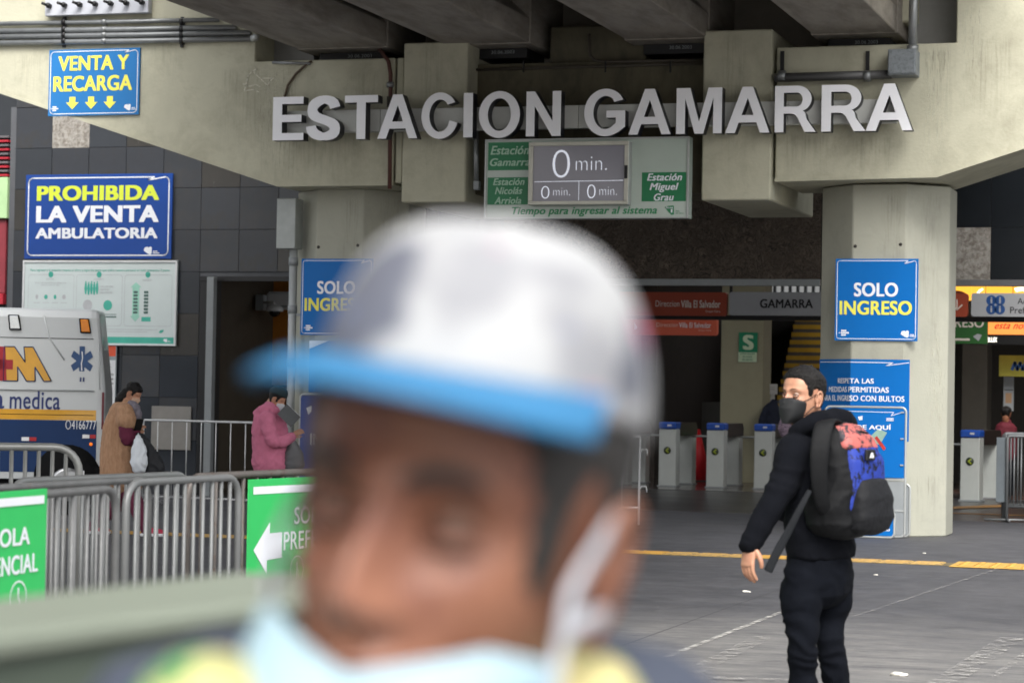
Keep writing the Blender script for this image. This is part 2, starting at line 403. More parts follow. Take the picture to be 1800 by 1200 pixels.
# ================================================================== GROUND
def ground_material():
    m = bpy.data.materials.new('grey_paving'); m.use_nodes = True; N = m.node_tree.nodes; L = m.node_tree.links; b = N['Principled BSDF']
    tc = N.new('ShaderNodeTexCoord')
    def noise_(scale, detail=6, stretch=(1, 1, 1), rough=0.65, rot=0.0):
        mp = N.new('ShaderNodeMapping'); mp.inputs['Scale'].default_value = stretch; mp.inputs['Rotation'].default_value = (0, 0, rot); L.new(tc.outputs['Object'], mp.inputs[0])
        n = N.new('ShaderNodeTexNoise'); n.inputs['Scale'].default_value = scale; n.inputs['Detail'].default_value = detail; n.inputs['Roughness'].default_value = rough
        L.new(mp.outputs[0], n.inputs['Vector']); return n.outputs['Fac']
    def ramp(f, a, b_, ca=(0, 0, 0, 1), cb=(1, 1, 1, 1)):
        r = N.new('ShaderNodeValToRGB'); r.color_ramp.elements[0].position = a; r.color_ramp.elements[1].position = b_
        r.color_ramp.elements[0].color = ca; r.color_ramp.elements[1].color = cb; L.new(f, r.inputs[0]); return r.outputs[0]
    def mix(f, a, b_):
        x = N.new('ShaderNodeMix'); x.data_type = 'RGBA'
        L.new(f, x.inputs['Factor'])
        for s, v in (('A', a), ('B', b_)):
            if isinstance(v, tuple): x.inputs[s].default_value = v
            else: L.new(v, x.inputs[s])
        return x.outputs['Result']
    base = mix(ramp(noise_(0.35, 5), .35, .65), (*lin('3d3e42'), 1), (*lin('4b4b4e'), 1))
    base = mix(ramp(noise_(3.0, 10, (1, 1, 1), .75), .42, .72), base, (*lin('58585c'), 1))        # trodden patches
    base = mix(ramp(noise_(14, 8, (.12, 1, 1), .8, 0.05), .56, .70), base, (*lin('6e6d6e'), 1))      # broom and scuff streaks
    # paler, scuffed ground nearer the camera, blended in along a wobbly edge
    sep = N.new('ShaderNodeSeparateXYZ'); L.new(tc.outputs['Object'], sep.inputs[0])
    wob = N.new('ShaderNodeMath'); wob.operation = 'MULTIPLY_ADD'; L.new(noise_(0.8, 6), wob.inputs[0]); wob.inputs[1].default_value = 5.0; L.new(sep.outputs['Y'], wob.inputs[2])
    near = N.new('ShaderNodeMapRange'); near.inputs['From Min'].default_value = 20.0; near.inputs['From Max'].default_value = 17.0; L.new(wob.outputs[0], near.inputs['Value'])
    road = mix(ramp(noise_(5.0, 10, (.35, 1, 1), .8), .35, .7), (*lin('535356'), 1), (*lin('8b8985'), 1))
    base = mix(near.outputs[0], base, road)
    base = mix(ramp(noise_(26, 4), .73, .77), base, (*lin('a8a6a0'), 1))                              # chewing gum and specks
    vo = N.new('ShaderNodeTexVoronoi'); vo.feature = 'DISTANCE_TO_EDGE'; vo.inputs['Scale'].default_value = 0.55
    L.new(tc.outputs['Object'], vo.inputs['Vector'])
    jb = N.new('ShaderNodeTexBrick'); jb.inputs['Scale'].default_value = 1.0; jb.inputs['Brick Width'].default_value = 3.1; jb.inputs['Row Height'].default_value = 3.3; jb.inputs['Mortar Size'].default_value = .006; jb.offset = 0.0
    mpj = N.new('ShaderNodeMapping'); mpj.inputs['Location'].default_value = (.7, -.55, 0); L.new(tc.outputs['Object'], mpj.inputs[0]); L.new(mpj.outputs[0], jb.inputs['Vector'])
    base = mix(jb.outputs['Fac'], base, (*lin('38383b'), 1))
    base = mix(ramp(noise_(1.7, 3), .66, .74), base, (*lin('3c3c40'), 1))
    L.new(base, b.inputs['Base Color'])
    r = N.new('ShaderNodeMapRange'); r.inputs['To Min'].default_value = 0.5; r.inputs['To Max'].default_value = 0.85; L.new(noise_(2.0), r.inputs['Value']); L.new(r.outputs[0], b.inputs['Roughness'])
    bp = N.new('ShaderNodeBump'); bp.inputs['Strength'].default_value = 0.35; bp.inputs['Distance'].default_value = 0.01
    L.new(noise_(45, 6), bp.inputs['Height']); L.new(bp.outputs[0], b.inputs['Normal'])
    return m
GM = ground_material()
struct('ground', MB().add([(-300, -300, 0), (300, -300, 0), (300, 31.4, 0), (-300, 31.4, 0)], [(0, 1, 2, 3)]), GM)
struct('far_ground', MB().add([(-300, 31.4, 0), (300, 31.4, 0), (300, 300, 0), (-300, 300, 0)], [(0, 1, 2, 3)]),
       mat('hall_floor_grey', '3c3a38', 0.32, var=0.2, scale=1.2, rvar=0.12))
M_HF = mat('hall_floor_tile', '4a4340', 0.16, var=0.2, scale=2.0, rvar=0.06)
M_HF2 = mat('hall_floor_tile_brown', '5b4238', 0.16, var=0.2, scale=2.0, rvar=0.06)
hf = link('hall_floor', MB().box(-24, 38.6, 0.001, 4, 52, 0.006).mesh('hall_floor'), M_GROUT); hf['kind'] = 'structure'
tm = MB().box(-.3, -.3, 0, .3, .3, .004).mesh('floor_tile')
tm.materials.append(M_HF); tm2 = tm.copy(); tm2.materials.clear(); tm2.materials.append(M_HF2)
for i in range(21):
    for j in range(12):
        x = -11.6 + i * .61
        o = link('floor_tile', (tm2 if (i // 2 + j // 3) % 3 == 0 else tm), None, hf, (x, 38.95 + j * .61, .006))

# worn road paint and scratches, joint lines
M_WORN = worn_paint('worn_white_paint', 'b5b3ae', .42, .6, 6)
M_WORN2 = worn_paint('faded_white_paint', 'a9a7a3', .48, .68, 9)
def paint_strip(pa, pb, w, m, name, z=0.005):
    a = onZ(*pa, 0); b = onZ(*pb, 0); d = (b - a); d.z = 0; n = Vector((-d.y, d.x, 0)).normalized() * w / 2
    k = 12; V = []; F = []
    for i in range(k + 1):
        p = a + d * i / k; V += [(p.x + n.x, p.y + n.y, z), (p.x - n.x, p.y - n.y, z)]
    F = [(2 * i, 2 * i + 1, 2 * i + 3, 2 * i + 2) for i in range(k)]
    return struct(name, MB().add(V, F), m)
paint_strip((1150, 1163), (1376, 1075), .045, M_WORN, 'road_marking')
paint_strip((1150, 1215), (1345, 1118), .13, M_WORN2, 'road_marking')
paint_strip((1600, 1240), (1780, 1122), .16, M_WORN2, 'road_marking', .009)
paint_strip((1500, 1085), (1800, 985), .03, M_WORN2, 'road_marking', .009)
paint_strip((1745, 1190), (1830, 1130), .05, M_WORN2, 'road_marking')
paint_strip((1060, 1185), (1420, 1200), .10, M_WORN2, 'road_marking', .013)

# yellow tactile strip, tile by tile
M_TACT = mat('yellow_tactile', 'c79d4c', 0.7, var=0.12, scale=7, bump=.4, bscale=60, color2='8f7a4e', thr=(0.56, 0.72))
M_TACT2 = mat('yellow_tactile_worn', 'b9985a', 0.75, var=0.15, scale=8, bump=.4, bscale=60, color2='7c7263', thr=(0.5, 0.68))
ts = link('tactile_strip', MB().box(-17.2, 22.54, .001, -1.0, 22.94, .006).mesh('tactile_bed'), mat('strip_bed', '6a6048', 0.85)); ts['kind'] = 'structure'
def tact_mesh(w, d, m, seed):
    mb = MB().box(-w / 2, -d / 2, 0, w / 2, d / 2, .006)
    for k in range(4):
        y = -d / 2 + d * (k + .5) / 4; mb.box(-w / 2 + .02, y - .018, .006, w / 2 - .02, y + .018, .011)
    me = mb.mesh('tactile_tile'); me.materials.append(m); return me
tms = [tact_mesh(.285, .36, M_TACT, 0), tact_mesh(.285, .36, M_TACT2, 1)]
for i in range(54):
    x = -17.0 + i * .295
    if -3.0 < x < -1.9: continue
    o = link('tactile_tile', tms[(i * 7 // 3) % 2], None, ts, (x, 22.74, .0065)); o.rotation_euler = (0, 0, random.uniform(-.01, .01))
mb = MB().box(-.45, -.36, 0, .45, .36, .006)
for a in range(6):
    for b in range(5): mb.tube([(-.36 + a * .144, -.28 + b * .14, .005), (-.36 + a * .144, -.28 + b * .14, .012)], .03, 8)
part('warning_tile', mb, M_TACT, ts, loc=(-2.45, 22.74, .0065))

# brown and yellow floor bands by the right hand hall
struct('floor_band', MB().add([(-5.2, 33.2, .006), (-1.0, 33.2, .006), (-1.0, 33.5, .006), (-5.2, 33.5, .006)], [(0, 1, 2, 3)]), mat('ochre_floor_band', '9c7440', .6, var=.15))
struct('floor_band', MB().add([(-5.4, 33.6, .01), (-5.0, 33.6, .01), (-2.6, 38.0, .01), (-3.3, 38.0, .01)], [(0, 1, 2, 3)]), MATS['ochre_floor_band'])

# litter
M_PAPER = mat('litter_paper', 'd9d6cc', .8)
for px, py, s, lb in ((1312, 1040, .028, 'crumpled yellowish scrap of paper on the paving left of the man in black'),
                      (1540, 1010, .016, 'small white scrap on the paving just behind the man in black, below the yellow strip'),
                      (1580, 1187, .042, 'white crumpled paper on the pale road surface right of the black trousers'),
                      (1624, 972, .015, 'tiny white scrap on the dark paving in front of the right column')):
    p = onZ(px, py, 0); bm = bmesh.new(); bmesh.ops.create_icosphere(bm, subdivisions=2, radius=s)
    for v in bm.verts: v.co = Vector((v.co.x * 1.2, v.co.y * .7, v.co.z * .3)) * (1 + .5 * mnoise.noise(v.co * 40 + Vector((px, 0, 0))))
    o = link('litter', MB().frombm(bm).mesh('litter'), M_PAPER, None, (p.x, p.y, s * .2)); tag(o, lb, 'litter')

# ================================================================== VIADUCT: cross-beam, columns, girders, deck
Y0 = 26.7
def F0(px, py, Y=Y0): p = onY(px, py, Y); return (p.x, p.z)
xb = thing('crossbeam', 'long beige painted concrete crossbeam carrying the station letters, resting on both columns', 'beam', (-8, 27.5, 3.9))
def bpt(pts): return [(x + 8, z - 3.9) for x, z in pts]
yb = Y0 - 27.5
l0 = F0(0, 165); l1 = F0(488, 329); sl = (l1[1] - l0[1]) / (l1[0] - l0[0])
zc = 3.95; notchL = F0(448, 115)[0]; notchz = 5.46
lx = -22; left = [(lx, l0[1] + sl * (lx - l0[0])), (l1[0], zc), (F0(690, 330)[0], zc), (F0(690, 330)[0], notchz), (notchL, notchz), (notchL, 7.4), (lx, 7.4)]
part('left_beam', MB().prism(bpt(left), yb, yb + 1.57, b=.012), M_CONC, xb)
part('beam_joint', MB().prism(bpt([(F0(694, 330)[0], zc + .03), (F0(706, 330)[0], zc + .03), (F0(706, 330)[0], notchz), (F0(694, 330)[0], notchz)]), yb + .0, yb + 1.5, b=.01), M_CONC, xb)
r0 = F0(1362, 316); r1 = F0(1647, 308); r2 = F0(1800, 258); sr = (r2[1] - r1[1]) / (r2[0] - r1[0]); nr = F0(1681, 75)[0]
right = [(r0[0], zc), (r1[0], zc + .03), (6, zc + .03 + sr * (6 - r1[0])), (6, 7.4), (nr, 7.4), (nr, notchz), (r0[0], notchz)]
part('right_beam', MB().prism(bpt(right), yb, yb + 1.57, b=.012), M_CONC, xb)
# drip lips along the lower edges
for pts in ([left[0], left[1]], [left[1], left[2]], [right[0], right[1]], [right[1], right[2]]):
    (xa, za), (xb_, zb_) = pts
    part('drip_edge', MB().prism(bpt([(xa, za + .0), (xb_, zb_ + .0), (xb_, zb_ + .035), (xa, za + .035)]), yb - .015, yb - .001), M_CONC, xb)
cxl, cxr = F0(818, 200)[0], F0(1236, 200)[0]
part('centre_beam', MB().prism(bpt([(cxl, 3.86), (cxr, 3.86), (cxr, 5.40), (cxl, 5.40)]), yb + .3, yb + 1.5, b=.01), mat('dark_concrete', '5f5a48', .85, var=.15, scale=1.6, bump=.3, bscale=35, color2='4a4639', thr=(.45, .65), stretch=(1, 1, .5)), xb)  # recessed centre beam: darker, blotchy concrete than the beams beside it
part('bearing_pedestal', MB().prism(bpt([(F0(948, 80)[0], 5.40), (F0(1118, 80)[0], 5.40), (F0(1118, 80)[0], 5.84), (F0(948, 80)[0], 5.84)]), yb + .42, yb + 1.3, b=.02), MATS['dark_concrete'], xb)
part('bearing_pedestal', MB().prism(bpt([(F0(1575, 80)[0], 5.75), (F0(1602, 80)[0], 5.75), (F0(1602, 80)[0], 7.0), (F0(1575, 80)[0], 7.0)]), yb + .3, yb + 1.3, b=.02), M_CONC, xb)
part('end_wall', MB().box(-4.0 + 8, yb + .55, notchz - 3.9 + .002, nr + 8 - .01, yb + .8, 3.2), mat('notch_grey', '8a8a88', .8, var=.1), xb)
part('end_wall', MB().box(notchL + 8 + .01, yb + .55, notchz - 3.9 + .002, -11.3 + 8, yb + .8, 3.2), MATS['notch_grey'], xb)
# weathering streaks running down from the notch: stain strips on the face
M_STREAK = streaks('lime_streak', 'c9c6b4', .52, .66, 5, (9, 1, .8), .8); M_STAIN = streaks('dark_streak', '6c6655', .48, .80, 4, (8, 1, .45), .42)
for pxa, pxb, pya, pyb, m in ((1622, 1668, 76, 300, M_STREAK), (1622, 1680, 80, 300, M_STAIN), (450, 520, 118, 330, M_STREAK), (600, 690, 120, 325, M_STAIN), (380, 470, 120, 290, M_STAIN), (1365, 1480, 235, 315, M_STAIN), (452, 640, 240, 328, M_STAIN), (250, 330, 30, 150, M_STAIN), (1700, 1790, 60, 250, M_STAIN), (20, 90, 95, 180, M_STAIN), (1480, 1600, 240, 312, M_STAIN), (1690, 1730, 10, 200, M_STREAK)):
    a = F0(pxa, pya); b = F0(pxb, pyb)
    part('weather_stain', flat(MB(), bpt([(a[0], b[1]), (b[0], b[1]), (b[0], a[1]), (a[0], a[1])]), yb - (.004 if m is M_STREAK else .007)), m, xb)
# chalk scribble
mb = MB()
for pts in ([(430, 160), (437, 132), (452, 120), (447, 128), (470, 150), (480, 138)], [(428, 148), (440, 152), (450, 149), (458, 153)], [(430, 160), (445, 158), (455, 162)], [(462, 138), (483, 138)]):
    stripline(mb, bpt([F0(*p) for p in pts]), .012, yb - .009)
part('chalk_scribble', mb, worn_paint('chalk', 'd5d3c2', .35, .5, 30), xb)

def block(px0, px1, zt, zb, label):
    x0, x1 = F0(px0, 200, 26.62)[0], F0(px1, 200, 26.62)[0]; t = thing('longitudinal_beam', label, 'beam', ((x0 + x1) / 2, 26.62, zb), group='beams crossing under the viaduct')
    w = (x1 - x0) / 2; part('beam_body', MB().box(-w, 0, 0, w, 2.6, zt - zb, .015), M_CONC, t)
    mb = MB(); flat(mb, [(-w * .5, .0), (w * .3, .0), (w * .3, zt - zb), (-w * .5, zt - zb)], -.003); part('weather_stain', mb, M_STAIN, t)
block(708, 820, 5.62, 3.74, 'beige square beam end behind the letters A and C, directly above the blurred cap')
block(1235, 1356, 5.66, 3.74, 'beige square beam end behind the letters M and A, right of the display board')

def column(cx, label):
    s, a = .30, .43; y = 27.1 - 28.0
    P = [(-s, y), (s, y), (s + a, y + a), (s + a, y + a + .6), (s, y + 2 * a + .6), (-s, y + 2 * a + .6), (-s - a, y + a + .6), (-s - a, y + a)]
    t = thing('concrete_column', label, 'column', (cx, 28.0, 0), group='octagonal columns under the crossbeam')
    part('shaft', MB().prismz(P, 0, 3.95, b=.012), M_COL, t)
    Q = [(x * 1.0 + .0, yy) for x, yy in P]
    for (qx, qz) in ((-s + .03, 3.25), (s - .06, 3.27)):
        part('form_hole', MB().tube([(qx, y - .003, qz), (qx, y + .01, qz)], .02, 8), M_DARK, t)
    mb = MB(); S2 = MB()
    for k in range(9): S2.ball((s * (.6 - .35 * k * .4), y + .01 + (.0), .02), .10 + .03 * (k % 3), .03, .05 + .02 * (k % 2), 8, 6)
    part('mortar_fillet', S2, M_COL, t)
    for (xa, xb2, za, zb3, m) in ((-.28, .10, .02, 1.1, M_STAIN), (.0, .29, 2.2, 3.9, M_STAIN)):
        part('weather_stain', flat(MB(), [(xa, za), (xb2, za), (xb2, zb3), (xa, zb3)], y - .004), m, t)
    R45 = Matrix.Translation((s, y, 0)) @ Matrix.Rotation(math.radians(45), 4, 'Z')
    for (xa, xb2, za, zb3, m) in ((.05, .55, .02, .7, M_STAIN), (.2, .5, 1.6, 3.9, M_STAIN), (.35, .6, .3, 2.4, M_STREAK)):
        part('weather_stain', flat(MB(), [(xa, za), (xb2, za), (xb2, zb3), (xa, zb3)], -.004 - (.003 if m is M_STREAK else 0), M=R45), m, t)
    return t
cR = onY(1541.5, 700, 27.1).x; cL = onY(595, 500, 27.1).x
colR = column(cR, 'right octagonal concrete column carrying the complete SOLO INGRESO sign')
colL = column(cL, 'left octagonal concrete column half hidden by the blurred capped head')

GX = [(-11.28, -10.15), (-9.42, -8.38), (-7.22, -6.26), (-5.06, -4.12)]
GL = ['leftmost underside girder crossing over the conduits toward the camera', 'second girder from the left, above the letters A and C',
      'third girder from the left, above the letters G and A', 'rightmost girder, ending beside the vertical grey pipe']
for (x0, x1), lb in zip(GX, GL):
    c = (x0 + x1) / 2; w = (x1 - x0) / 2; t = thing('bridge_girder', lb, 'girder', (c, 27.9, 5.6), group='concrete girders under the viaduct deck')
    prof = [(-w, 0), (w, 0), (w, .28), (w * .45, .55), (w * .45, 1.15), (w * 1.1, 1.4), (-w * 1.1, 1.4), (-w * .45, 1.15), (-w * .45, .55), (-w, .28)]
    part('girder_body', MB().prism(prof, -70, .1, b=.01), M_CONC_D, t)
    part('end_block', MB().box(-w - .02, -1.2, -.01, w + .02, .11, 1.38, .01), M_CONC_D, t)
    part('bearing_pad', MB().box(-w * .75, -.85, -.13, w * .75, -.15, -.012, .005), M_BLACK, t)
    mb = MB(); text_into(mb, '30.06.2003', -w * .1, w * .45, -.075, -.035, -.854, 0.0); part('chalk_mark', mb, M_GREYP, t)
dk = thing('viaduct_deck', 'dark concrete deck slab overhead above the girders', 'deck', (-7.7, 27, 7.0))
part('slab', MB().box(-4.7, -70, .0, 4.7, 12.0, .3, .01), M_DECK, dk)
for i, y in enumerate((1.0, 3.4)): part('diaphragm', MB().box(-4.4, y, -1.35, 4.4, y + .3, -.003, .01), M_DECK, dk)
part('parapet', MB().box(-5.0, -70, -.1, -4.72, 12.0, 1.1, .01), M_CONC_D, dk); part('parapet', MB().box(4.72, -70, -.1, 5.0, 12.0, 1.1, .01), M_CONC_D, dk)
# red ducts between girders
for px, y in ((736, 60), (762, 60)):
    p = onY(px, y, 28.6); o = link('red_duct', MB().box(-.08, -.08, -.6, .08, .08, .9, .01).mesh('red_duct'), mat('red_paint', '6e1420', .5), None, p)
    tag(o, 'dark red vertical duct between girders, %s of the pair above the left beam end' % ('left' if px == 736 else 'right'), 'duct', 'red ducts')

# ================================================================== TILED WALL BEHIND
YW = 31.5
def FW(px, py, Y=YW): p = onY(px, py, Y); return (p.x, p.z)
ZL = 3.10                                            # lintel height
wall = thing('tiled_wall', 'dark grey tiled station wall with a doorway, behind the ambulance', 'wall', (-15, YW, 0))
xd0 = FW(350, 600)[0]; xw0 = FW(14, 400)[0]; xe = FW(1300, 500)[0]
xend = -10.2
part('wall_core', MB().box(xw0 + 15, .02, 0, xd0 + 15, .4, 5.6), M_GROUT, wall)
part('wall_core', MB().box(xd0 + 15 + .001, .02, ZL, xend + 15, .4, 5.6), M_GROUT, wall)
tw = .60; tx0 = FW(354, 330)[0]; tz0 = FW(354, 330)[1]
tmesh = {}
M_TILE4 = mat('dark_porcelain_tile_bluish', '31353b', 0.16, var=.12, scale=1.4, rvar=.06); M_TILE5 = mat('dark_porcelain_tile_brownish', '373532', 0.24, var=.2, scale=1.8, rvar=.1)
for nm, m in (('a', M_TILE), ('b', M_TILE2), ('c', M_TILE4), ('d', M_TILE5)):
    me = MB().box(-tw / 2 + .003, 0, -tw / 2 + .003, tw / 2 - .003, .016, tw / 2 - .003, .002).mesh('tile'); me.materials.append(m); tmesh[nm] = me
me = MB().box(-tw / 2 + .003, 0, -tw / 2 + .003, tw / 2 - .003, .016, tw / 2 - .003, .002).mesh('tile_dark'); me.materials.append(M_TILE3); tmesh['k'] = me
rr = random.Random(3)
i0 = int((xw0 - tx0) / tw) - 1
for i in range(i0, 8):
    for j in range(-8, 4):
        x = tx0 + (i + .5) * tw; z = tz0 + (j + .5) * tw
        if x - tw / 2 < xw0 - .02 or x + tw / 2 > xend + .05: continue
        if z + tw / 2 < 0.1 or z - tw / 2 > 5.6: continue
        if x + tw / 2 > xd0 + .1 and z + .01 < ZL: continue
        if abs(x - FW(116, 228)[0]) < .3 and abs(z - FW(116, 228)[1]) < .32:
            part('bare_patch', MB().box(-tw / 2, .0, -tw / 2, tw / 2, .02, tw / 2), M_MORTAR, wall, 'rough bare mortar where a tile is missing', loc=(x + 15, .004, z)); continue
        o = link('tile', tmesh[rr.choice('aaabbccd')], None, wall, (x + 15, .002 + rr.uniform(0, .003), z))
        o.rotation_euler = (rr.uniform(-.007, .007), 0, rr.uniform(-.007, .007))
part('bottom_tile_row', MB().box(xw0 + 15, .004, 0, xd0 + 15, .018, tz0 - 8 * tw + tw if tz0 - 8 * tw + tw > .1 else .3), M_TILE2, wall)
part('door_frame', MB().box(xd0 + 15 + .005, -.02, 0, xd0 + 15 + .16, .38, ZL - .005, .004), M_BLACK, wall)
part('lintel_trim', MB().box(xd0 + 15, -.03, ZL - .05, xend + 15, .0, ZL + .02, .003), M_BLACK, wall)
# steel door post
p0 = FW(368, 700, 31.3)
o = link('steel_post', MB().box(-.055, -.055, 0, .055, .055, ZL, .006).mesh('steel_post'), M_GREYP, None, (FW(366, 650, 31.3)[0] + .03, 31.3, 0)); tag(o, 'slim light grey steel post standing in the left doorway', 'post')

# rough panel above the hall opening and the black tiled part on the right
xo1 = FW(1445, 450)[0]
op = thing('strand_panel', 'brown rough strand board panel above the dark hall opening', 'panel', ((xend + xo1) / 2, YW, ZL))
def osb_mat():
    m = bpy.data.materials.new('strand_board'); m.use_nodes = True; N = m.node_tree.nodes; L = m.node_tree.links; b = N['Principled BSDF']
    tc = N.new('ShaderNodeTexCoord'); v1 = N.new('ShaderNodeTexVoronoi'); v1.inputs['Scale'].default_value = 9
    mp = N.new('ShaderNodeMapping'); mp.inputs['Rotation'].default_value = (0, .6, 0); mp.inputs['Scale'].default_value = (1, 1, 3.2)
    ns = N.new('ShaderNodeTexNoise'); ns.inputs['Scale'].default_value = 5; ns.inputs['Detail'].default_value = 4; ns.inputs['Distortion'].default_value = 2
    L.new(tc.outputs['Object'], ns.inputs['Vector'])
    ad = N.new('ShaderNodeVectorMath'); ad.operation = 'ADD'; L.new(tc.outputs['Object'], ad.inputs[0]); L.new(ns.outputs['Color'], ad.inputs[1]); L.new(ad.outputs[0], mp.inputs[0]); L.new(mp.outputs[0], v1.inputs['Vector'])
    cr = N.new('ShaderNodeValToRGB'); cr.color_ramp.elements[0].color = (*lin('3d3630'), 1); cr.color_ramp.elements[1].color = (*lin('7a6d60'), 1)
    sp = N.new('ShaderNodeSeparateColor'); L.new(v1.outputs['Color'], sp.inputs[0]); L.new(sp.outputs[0], cr.inputs[0]); L.new(cr.outputs[0], b.inputs['Base Color'])
    b.inputs['Roughness'].default_value = .85
    bp = N.new('ShaderNodeBump'); bp.inputs['Strength'].default_value = .9; bp.inputs['Distance'].default_value = .02; L.new(v1.outputs['Distance'], bp.inputs['Height']); L.new(bp.outputs[0], b.inputs['Normal'])
    return m
M_OSB = osb_mat()
# a rough hacked surface: uneven grid
W2 = (xo1 - xend) / 2 - .01; V = []; Fc = []; nx, nz = 110, 40
for j in range(nz + 1):
    for i in range(nx + 1):
        x = -W2 + 2 * W2 * i / nx; z = 2.5 * j / nz
        V.append((x, -.02 - .035 * abs(mnoise.fractal(Vector((x * 3.2 + z * 1.2, 1.3, z * 5.0)), .9, 2, 5)), z))
for j in range(nz):
    for i in range(nx): a = j * (nx + 1) + i; Fc.append((a, a + 1, a + nx + 2, a + nx + 1))
part('board', MB().add(V, Fc, True), M_OSB, op)
part('backing', MB().box(-W2, .0, 0, W2, .3, 2.5), M_DARK, op)
part('edge_channel', MB().box(-W2, -.07, -.09, W2, .05, -.002, .004), M_GREYP, op)
bw = thing('black_tile_fascia', 'black glossy tiled fascia on the right, with a bare mortar patch beside the column', 'wall', (0, YW, ZL))
bx0 = FW(1600, 450)[0]
part('fascia_core', MB().box(xo1 + .02, .02, 0, 5, .3, 2.5), M_GROUT, bw)
mp1 = FW(1741, 450)[0]; mtop = FW(1741, 400)[1] - ZL
part('bare_patch', MB().box(xo1 + .02, -.012, .0, mp1, .015, mtop), M_MORTAR, bw, 'grey bare mortar patch')
bt = MB().box(.004, 0, .004, .996, .016, .896, .002).mesh('black_tile'); bt.materials.append(M_TILE3)
for i in range(6):
    for j in range(3):
        x = mp1 + i * 1.0 if j == 0 else mp1 - 3 + i * 1.0
        z = 0.0 + (0 if j == 0 else mtop + (j - 1) * .9)
        if j == 0: 
            o = link('tile', bt, None, bw, (x, .0, z)); o.scale = (1, 1, mtop / .9)
        else:
            for q in (x,): 
                if q < xo1 - .3: continue
                link('tile', bt, None, bw, (q, .0, z))
part('edge_channel', MB().box(xo1 + .02, -.06, -.085, 5, .05, -.002, .004), mat('channel_grey', '6c6b6d', .5), bw)

# ================================================================== THE HALL BEYOND
hall = thing('station_hall', 'dark station concourse seen behind the crossbeam', 'building', (-8, 40, 0))
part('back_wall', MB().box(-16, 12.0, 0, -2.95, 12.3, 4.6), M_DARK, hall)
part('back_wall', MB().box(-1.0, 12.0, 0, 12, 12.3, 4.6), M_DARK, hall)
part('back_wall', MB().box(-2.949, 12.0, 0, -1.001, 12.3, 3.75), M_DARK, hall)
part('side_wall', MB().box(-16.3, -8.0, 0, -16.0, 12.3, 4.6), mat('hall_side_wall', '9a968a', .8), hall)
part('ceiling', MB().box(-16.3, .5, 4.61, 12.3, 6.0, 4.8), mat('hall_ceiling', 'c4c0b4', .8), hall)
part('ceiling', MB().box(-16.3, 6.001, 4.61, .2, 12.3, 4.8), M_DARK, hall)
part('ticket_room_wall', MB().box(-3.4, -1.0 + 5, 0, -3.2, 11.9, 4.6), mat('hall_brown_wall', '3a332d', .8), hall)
M_ORANGEW = mat('orange_wall', 'b8741f', .7, var=.1)
M_HC = mat('hall_column_paint', '9c987f', .8, var=.06)
def hallpx(px, py, Y): return onY(px, py, Y)
def hcol(px0, px1, Y, top, m, label, d=.7):
    a = onY(px0, 700, Y).x; b = onY(px1, 700, Y).x
    t = thing('hall_column', label, 'column', ((a + b) / 2, Y, 0), group='square columns inside the hall')
    w = (b - a) / 2; part('shaft', MB().box(-w, 0, 0, w, d, top, .012), m, t)
    part('base_plinth', MB().box(-w - .02, -.02, 0, w + .02, d + .02, .12, .006), m, t); return t
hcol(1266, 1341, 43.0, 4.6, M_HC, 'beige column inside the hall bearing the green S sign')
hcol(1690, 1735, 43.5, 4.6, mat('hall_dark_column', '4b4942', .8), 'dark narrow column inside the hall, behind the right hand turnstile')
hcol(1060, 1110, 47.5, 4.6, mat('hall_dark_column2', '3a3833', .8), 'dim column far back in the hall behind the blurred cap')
# green S sign on the column
M_GLOW = mat('pale_green_print', 'cfe3c2', .5); M_SG = mat('s_sign_green', '178a60', .45)
p = onY(1315, 619, 42.98); sg = Sign('safety_sign', 'square green sign with a big pale letter S on the hall column', (p.x, 42.98, p.z), .345, .36, M_SG, .01)
sg.text('S', .22, .80, .12, .88, M_GLOW, .06)
p = onY(1314, 636, 42.98); s2 = Sign('safety_notice', 'small pale green notice directly below the S sign', (p.x, 42.98, p.z), .34, .19, M_GLOW, .008)
s2.texts([('ZONA SEGURA', .1, .9, .12, .3), ('EN CASOS', .25, .75, .42, .6), ('DE SISMOS', .22, .78, .7, .88)], M_SG, .02)
# skylight louvre and stairs
sk = thing('louvre_window', 'bright louvred opening high at the back of the hall', 'window', (-9.65, 52.1, 4.3))
for k in range(13): part('louvre_slat', MB().box(-.03, -.05, 0, .03, .05, 1.3), M_GREYP, sk, loc=(-1.3 + k * .17, 0, -.6))
st = thing('staircase', 'yellow edged staircase climbing at the back of the hall beside the column', 'staircase', (onY(1420, 700, 46).x, 45.5, 0))
M_NOSE = mat('yellow_nosing', 'c39a2c', .6, var=.1); M_RISER = mat('stair_riser', '5b5650', .8)
for k in range(22):
    part('step', MB().box(-.8, k * .28 * .6, k * .16, .8, 6.4, k * .16 + .158), M_RISER, st)
    part('step_nosing', MB().box(-.8, k * .168 - .006, k * .16 + .075, .8, k * .168 + .02, k * .16 + .162), M_NOSE, st)
part('handrail', MB().tube([(.15, -.4, .9), (.75, 1.6, 3.2)], .03, 8), M_WHITEP, st)
part('handrail', MB().tube([(.3, -.4, .6), (.9, 1.6, 2.9)], .06, 8), M_WHITEP, st)

